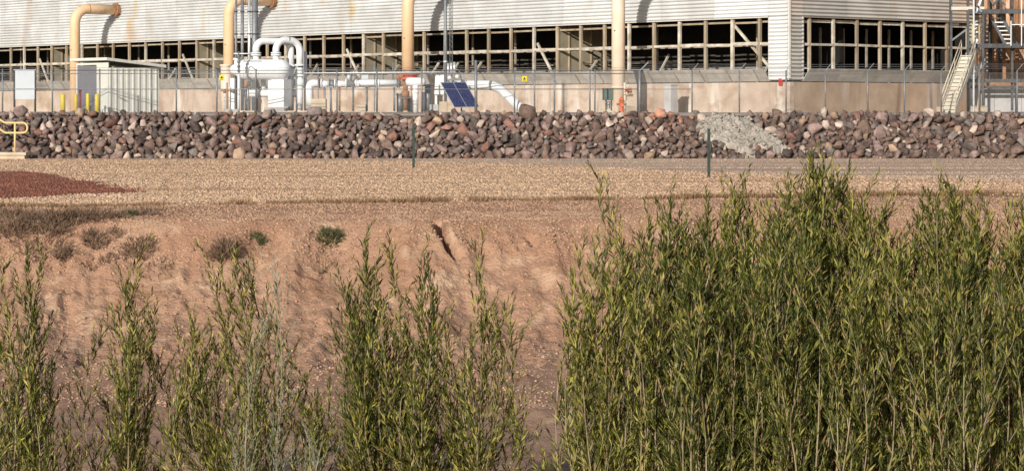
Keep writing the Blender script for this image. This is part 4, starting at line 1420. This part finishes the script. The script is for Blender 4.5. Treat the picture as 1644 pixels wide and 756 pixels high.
# rusty wall behind
RWL = thing('rusty_building', 'rust brown panelled building at the far right edge', 'building', G(1640, 178, 6))
k = 0
px = 1576.0
YB = 159.0
while px < 1735:
    wpx = random.choice((12, 15, 18))
    for (z0_, z1_) in ((142, 76), (74, 18), (16, -50)):
        c0, c1_ = at(px + .3, z0_, YB), at(px + wpx - .3, z1_, YB)
        o = bx('wall_panel', M['rust_wall'], RWL, (c0 + c1_) / 2 + Vector((0, random.uniform(-.05, .05), 0)), (c1_.x - c0.x, .12, c1_.z - c0.z))
    px += wpx
for py in (75, 17): gbeam('girt', M['rust'], at(1576, py, YB - .12), at(1735, py, YB - .12), .12, .2, RWL)
for px in (1588, 1606, 1632, 1660): gbeam('column', M['darksteel' if px == 1606 else 'rust'], at(px, 142, YB - .3), at(px, -50, YB - .3), .22, .18, RWL)
bx('back_wall', M['rust_wall'], RWL, at(1655, 60, YB + 4), (6.3, 7.8, 8.2))
for a, b, mm, yy in ((1580, 1596, 'concrete_grey', 155.2), (1596.6, 1640, 'concrete_grey', 155.2), (1640.6, 1700, 'concrete_grey', 155.2), (1558, 1577, 'concrete_tan', 154.6)):
    c0, c1_ = at(a, 180, yy), at(b, 143, yy)
    bx('base_wall', M[mm], RWL, (c0 + c1_) / 2 + Vector((0, .3, 0)), (c1_.x - c0.x, .6 if mm == 'concrete_grey' else .9, c1_.z - c0.z))
gbeam('pipe_rack', M['rust'], at(1580, 136, 155.0), at(1735, 136, 155.0), .25, .30, RWL)

# ------------------------------------------------------------------ yellow rail on a headwall, green posts
t = thing('headwall', 'low pale concrete slab under the yellow handrail', 'slab', at(20, 246, 139.4))
sl = Vector((xat(50, 139.4), 139.4, 0)); zt_ = zat(244.5, 139.4)
mb = MB(); mb.prism([(-36, 138.9, zt_ - .16), (sl.x - .2, 138.9, zt_ - .16), (sl.x, 139.9, zt_ - .16), (-36, 140.4, zt_ - .16)], (0, 0, .16)); mb.build('slab', M['concrete_tan'], t)
mb = MB(); mb.prism([(-36, 139.0, 0), (sl.x - .3, 139.0, 0), (sl.x - .2, 139.9, 0), (-36, 140.3, 0)], (0, 0, zt_ - .165)); mb.build('wall', M['concrete_tan'], t)
t = thing('handrail', 'pale yellow pipe handrail with a rounded end at the left edge', 'handrail', at(24, 246, 139.4))
hy = 139.4
pipe('rail', M['rail_yellow'], t, [at(-60, 160, hy), at(-4, 190, hy), at(8, 197.5, hy), at(44, 197.5, hy), at(44, 213.5, hy), at(8, 213.5, hy), at(-4, 205, hy), at(-60, 175, hy)], 1.7 * .035, .26, 10)
cyl('post', M['rail_yellow'], t, at(24, 246, hy), at(24, 197, hy), 1.7 * .035, 10)
cyl('post', M['rail_yellow'], t, at(-50, 235, hy), at(-50, 168, hy), 1.7 * .035, 10)
cyl('base_plate', M['steel'], t, at(24, 246.5, hy), at(24, 245, hy), .13, 12)
for px, tp, b_, lab in ((664, 200, 270, 'thin dark green steel post left of centre in the gravel'), (1138, 207, 286, 'dark green steel post standing before the concrete spill')):
    Yp = EYE * FPX / (b_ - HOR)
    t = thing('fence_post', lab, 'post', at(px, b_, Yp), 0, 'green posts on the gravel')
    a = at(px, b_ + 3, Yp); b2 = at(px, tp, Yp)
    mb = MB(); mb.box((a + b2) / 2, (.125, .014, (b2 - a).z)); mb.box((a + b2) / 2 + Vector((0, .037, 0)), (.016, .06, (b2 - a).z - .004)); mb.build('post', M['post_green'], t)
    for k in range(14):
        bx('stud', M['post_green'], t, a.lerp(b2, .12 + k * .06) + Vector((0, -.012, 0)), (.04, .014, .02))

# ------------------------------------------------------------------ vegetation


def unit(v):
    return v / np.maximum(np.linalg.norm(v, axis=-1, keepdims=True), 1e-9)


def leaves(base, d, ln, wd):
    """folded lance leaves: base points, unit directions, lengths, widths"""
    n = len(base)
    r = unit(np.cross(d, unit(rng.normal(size=(n, 3)))))
    nn = np.cross(r, d)
    mid = base + d * (ln * .45)[:, None]
    tip = base + d * ln[:, None] - nn * (ln * .08)[:, None]
    l_ = mid + r * (wd / 2)[:, None] + nn * (wd * .18)[:, None]
    q_ = mid - r * (wd / 2)[:, None] + nn * (wd * .18)[:, None]
    V = np.stack([base, l_, tip, q_], 1).reshape(-1, 3)
    o = (np.arange(n) * 4)[:, None]
    F = np.concatenate([o + np.array([[0, 1, 2]]), o + np.array([[0, 2, 3]])], 1).reshape(-1, 3)
    return V, F


def willow(label, px, py, width_px, Y, nm, dense, leafm, lean=0.0, fall=.34, group='leggy green shrubs in the foreground', name='willow_shrub', tops=None, leaf_len=(.09, .17)):
    if px < 900: py = py + 20
    elif px < 1000 and py < 390: py = py + 16
    elif px > 1020 and py < 390 and px != 1330: py = py + 16
    X = xat(px, Y)
    zb_ = float(terrain(X, Y))
    hgt = zat(py, Y) - zb_
    t = thing(name, label, 'shrub', (X, Y, zb_), 0, group)
    half = width_px / 2 * Y / FPX * (1.35 if px < 900 else 1.0)
    mb = MB(); LB, LD, LL = [], [], []
    for i in range(nm):
        ang_ = rng.random() * 6.28
        fr = rng.random() ** .8 if i else 0.0
        hx, hy = math.cos(ang_) * fr * half, math.sin(ang_) * fr * half * .9
        hh = hgt * (1 - fall * fr * (.3 + .7 * fr) - ((.13 if fall < .3 else .22) * rng.random() if i else 0))
        b0 = np.array([hx * .22 + rng.normal() * .06, hy * .22 + rng.normal() * .06, 0])
        tip = np.array([hx + (lean + rng.normal() * .035) * hh, hy, hh])
        bow = np.array([rng.normal() * .22, rng.normal() * .22, 0])
        pts = []
        for k in range(8):
            q = k / 7
            p = b0 * (1 - q) + tip * q + bow * math.sin(q * 3.0) + np.array([hx, hy, 0]) * (.30 * math.sin(q * 3.14))
            pts.append(p)
        pts = np.array(pts)
        mb.tube([Vector(p) for p in pts], [(.010 + .010 * rng.random()) * 1.0] * 1 + [.014 * (1 - .85 * k / 7) for k in range(1, 8)], 5, cap=False)
        ns = int(dense * (13 + 7.0 * hh) * rng.uniform(.55, 1.1))
        for j in range(ns):
            q = .16 + .84 * (j + rng.random()) / ns
            f = q * 7; k = min(6, int(f)); p = pts[k] * (1 - (f - k)) + pts[k + 1] * (f - k)
            md = unit(pts[k + 1] - pts[k])
            side = unit(np.cross(md, unit(rng.normal(size=3))))
            an = .25 + .60 * rng.random()
            sd = unit(md * math.cos(an) + side * math.sin(an) + np.array([0, 0, .55]))
            sl_ = (.28 + .70 * rng.random()) * (1.12 - .62 * q) * (1.25 if px < 900 else 1.0)
            e = p + sd * sl_ + np.array([0, 0, -.03])
            if rng.random() < .35: mb.tube([Vector(p), Vector(e)], [.006, .002], 3, cap=False)
            nl = max(5, int(sl_ / .030))
            u = (np.arange(nl) + .5) / nl
            bp = p[None] + (e - p)[None] * u[:, None]
            ls = unit(np.cross(np.repeat(sd[None], nl, 0), unit(rng.normal(size=(nl, 3)))))
            a2 = (.18 + .38 * rng.random(nl))[:, None]
            LB.append(bp); LD.append(unit(sd[None] * np.cos(a2) + ls * np.sin(a2)))
            LL.append((leaf_len[0] + (leaf_len[1] - leaf_len[0]) * rng.random(nl)) * (1.0 - .25 * u))
        # leafy tip
        u = rng.random(12)
        md = unit(pts[7] - pts[6])
        bp = pts[7][None] - md[None] * (u * .45)[:, None]
        ls = unit(np.cross(np.repeat(md[None], 12, 0), unit(rng.normal(size=(12, 3)))))
        LB.append(bp); LD.append(unit(md[None] + ls * .45)); LL.append(.10 + .07 * rng.random(12))
    st = mb.build('stems', M['stem'], t, local=True)
    st['kind'] = 'stuff'
    B, D, LN = np.concatenate(LB), np.concatenate(LD), np.concatenate(LL)
    V_, F_ = leaves(B, D, LN, LN * (.14 + .06 * rng.random(len(LN))))
    o = np_obj('foliage', V_, F_, [leafm], parent=t)
    o['kind'] = 'stuff'
    return len(B)


NL = 0
A, Bk = M['leaf'], M['leaf_dark']
SHR = [('sparse leggy green shrub at the left end of the large thicket', 938, 300, 105, 33.0, 9, .55, A, -.01),
       ('tall thin green shrub with a see through top beside the sparse one', 986, 272, 138, 33.8, 8, .50, A, .0),
       ('dense rounded green shrub right of the see through one', 1064, 312, 151, 32.5, 33, .85, Bk, 0),
       ('bushy green shrub below the green post', 1168, 290, 162, 34.0, 37, .85, A, 0),
       ('tallest bushy green shrub of the thicket, peaking below the dark rocks', 1330, 252, 202, 33.0, 55, .90, A, 0),
       ('green shrub filling the gap left of the tallest shrub', 1252, 318, 162, 31.5, 33, .80, Bk, 0),
       ('green shrub just right of the tallest shrub', 1432, 302, 175, 32.5, 37, .80, A, 0),
       ('olive shrub with pale stems in the right of the thicket', 1512, 300, 135, 33.5, 30, .72, Bk, 0),
       ('upright green shrub near the right edge', 1572, 288, 135, 32.6, 33, .80, A, 0),
       ('green shrub cut by the right edge', 1640, 286, 148, 33.2, 37, .80, A, 0),
       ('low green shrub in front of the thicket on its left', 1010, 398, 202, 30.0, 24, .75, A, 0),
       ('low dark shrub in front of the middle of the thicket', 1130, 400, 229, 29.5, 33, .75, Bk, 0),
       ('low green shrub in front of the tallest shrub', 1290, 395, 229, 29.0, 31, .72, Bk, 0),
       ('low shrub with pale stems in front of the right of the thicket', 1420, 405, 229, 29.6, 30, .66, A, 0),
       ('low green shrub in front near the right edge', 1570, 400, 256, 29.2, 33, .72, Bk, 0),
       ('small upright green shrub at the left edge', 46, 388, 120, 34.5, 13, .62, Bk, .0),
       ('green shrub cut by the left edge', 8, 410, 120, 33.5, 13, .60, A, 0),
       ('low yellowish green shrub between the left edge and the sage shrub', 214, 412, 132, 35.0, 18, .62, A, 0),
       ('wide green shrub behind the grey sage', 400, 402, 240, 35.0, 32, .70, A, 0),
       ('upright green shrub left of the pair in the centre', 590, 372, 132, 34.5, 18, .70, Bk, 0),
       ('pointed green shrub of the central pair', 640, 378, 120, 34.0, 16, .66, A, 0),
       ('short green shrub right of the central pair', 682, 398, 112, 34.2, 16, .66, Bk, 0),
       ('lone pointed green shrub right of centre below the crack', 760, 388, 140, 34.0, 16, .62, A, 0)]
for q in SHR:
    NL += willow(q[0], q[1], q[2], q[3], q[4], q[5], q[6], q[7], rng.uniform(-.05, .05), (.17 if q[6] > .6 else .36) if q[1] > 900 else .62)
NL += willow('grey green sage shrub with pale narrow leaves', 424, 412, 150, 33.2, 6, 1.0, M['leaf_sage'], 0, .75, name='sage_shrub', leaf_len=(.05, .09))
print('leaves', NL)


def brush(label, px, py, wpx, hpx, m, n, name='dead_brush', group='dead brush mounds on the bank', cat='brush', below=0):
    X, Y, Z = hit(px, py)
    w_ = wpx * Y / FPX / 2; h_ = hpx * Y / FPX
    t = thing(name, label, cat, (X, Y, Z), 0, group)
    a = rng.random(n) * 6.28; fr = np.sqrt(rng.random(n))
    bxx, byy = np.cos(a) * fr * w_, np.sin(a) * fr * min(w_, .9)
    bz = terrain(X + bxx, Y + byy) - Z - .02
    d = unit(np.stack([np.cos(a) * fr * .9 + rng.normal(size=n) * .5, np.sin(a) * fr * .6 + rng.normal(size=n) * .5, .5 + .6 * rng.random(n)], 1))
    ln = h_ * (1.15 - .6 * fr) * (.6 + .7 * rng.random(n))
    V_, F_ = leaves(np.stack([bxx, byy, bz], 1), d, ln, .010 + .016 * rng.random(n))
    # side twigs
    k = rng.integers(0, n, 2 * n)
    b2 = np.stack([bxx, byy, bz], 1)[k] + d[k] * (ln[k] * (.25 + .6 * rng.random(2 * n)))[:, None]
    d2 = unit(d[k] + rng.normal(size=(2 * n, 3)) * .55)
    V2, F2 = leaves(b2, d2, ln[k] * .45, .008 + .014 * rng.random(2 * n))
    o = np_obj('twigs', np.concatenate([V_, V2]), np.concatenate([F_, F2 + len(V_)]), [m], parent=t)
    o['kind'] = 'stuff'


T, GW = M['twig'], M['green_weed']
for q in [('long dead brush mound below the red gravel, at the left edge', 20, 349, 90, 22, T, 420), ('dark dead brush heap left of the green weed on the crest', 90, 352, 110, 26, T, 620),
          ('widest dead brush heap on the crest below the red gravel', 150, 349, 110, 24, T, 560), ('low dead brush right of the green weed', 232, 345, 44, 18, T, 200), ('small dead tuft at the right tail of the crest brush', 256, 338, 30, 8, T, 80),
          ('dead brush tumbling down the bank by the left edge', 22, 370, 50, 16, T, 260), ('dead brush in the upper left of the bank face', 80, 366, 40, 15, T, 180),
          ('long low dead brush across the left bank face', 70, 386, 90, 14, T, 260), ('round dead tuft in the middle of the left bank', 152, 388, 32, 15, T, 170),
          ('small dead tuft low on the left bank', 103, 414, 24, 16, T, 140), ('dead tuft below the round one on the left bank', 184, 376, 26, 10, T, 90), ('dead brush above the yellowish shrub', 224, 404, 46, 18, T, 190),
          ('dead tuft lowest on the left bank', 170, 420, 28, 10, T, 90), ('dark dead bush beside a runnel right of the yellowish shrub', 360, 410, 32, 24, T, 220), ('flat dead tuft above the sage shrub', 250, 433, 50, 8, T, 90)]:
    brush(q[0], q[1], q[2], q[3] * (1.15 if q[2] > 360 else 1), q[4] * (1.3 if q[2] > 360 else .85), q[5], q[6])
brush('small green weed on the crest among dead brush', 206, 346, 26, 14, GW, 120, 'green_weed', 'green weeds on the bank', 'weed')
brush('small dark green weed above the wide shrub', 416, 386, 24, 13, GW, 120, 'green_weed', 'green weeds on the bank', 'weed')
brush('green weed on the bank face above the central pair', 530, 384, 32, 20, GW, 220, 'green_weed', 'green weeds on the bank', 'weed')
# thin reeds on the bank face
t = thing('dry_reed', 'thin grey green reed below the bank weed', 'reed', hit(518, 440))
for dx, tp in ((0, 388), (4, 396), (-6, 402)):
    p = hit(518 + dx, 440)
    mb = MB(); mb.tube([Vector(p), Vector((p[0] + .02, p[1] - .05, p[2] + .35)), Vector((p[0] - .01 + dx * .004, p[1], p[2] + .75 - .01 * abs(dx)))], [.010, .008, .003], 5); mb.build('stalk', M['green_weed'], t)

# dry grass fringe along the edge of the gravel
n = 16000
x = rng.uniform(-17, 19, n)
y = EDGE(x) + rng.normal(0, .26, n) + .6 * vnoise(x * .8, x * 0, 33)
keep = vnoise(x * .55, x * 0 + 3, 12) + vnoise(x * 1.9, y * .4, 13) * .6 + .10 * np.clip((x + 9) / 10, -.8, 1) > rng.normal(-.10, .14, n)
x, y = x[keep], y[keep]
hh = .05 + .16 * rng.random(len(x)) * (1 + vnoise(x * .9, x * 0, 40))
d = unit(np.stack([rng.normal(0, .4, len(x)), rng.normal(0, .4, len(x)), np.ones(len(x))], 1))
V_, F_ = leaves(np.stack([x, y, terrain(x, y)], 1), d, hh, .012 + .014 * rng.random(len(x)))
tag(np_obj('dry_grass', V_, F_, [M['drygrass']]), 'brown dry grass fringe along the near edge of the gravel', kind='stuff')
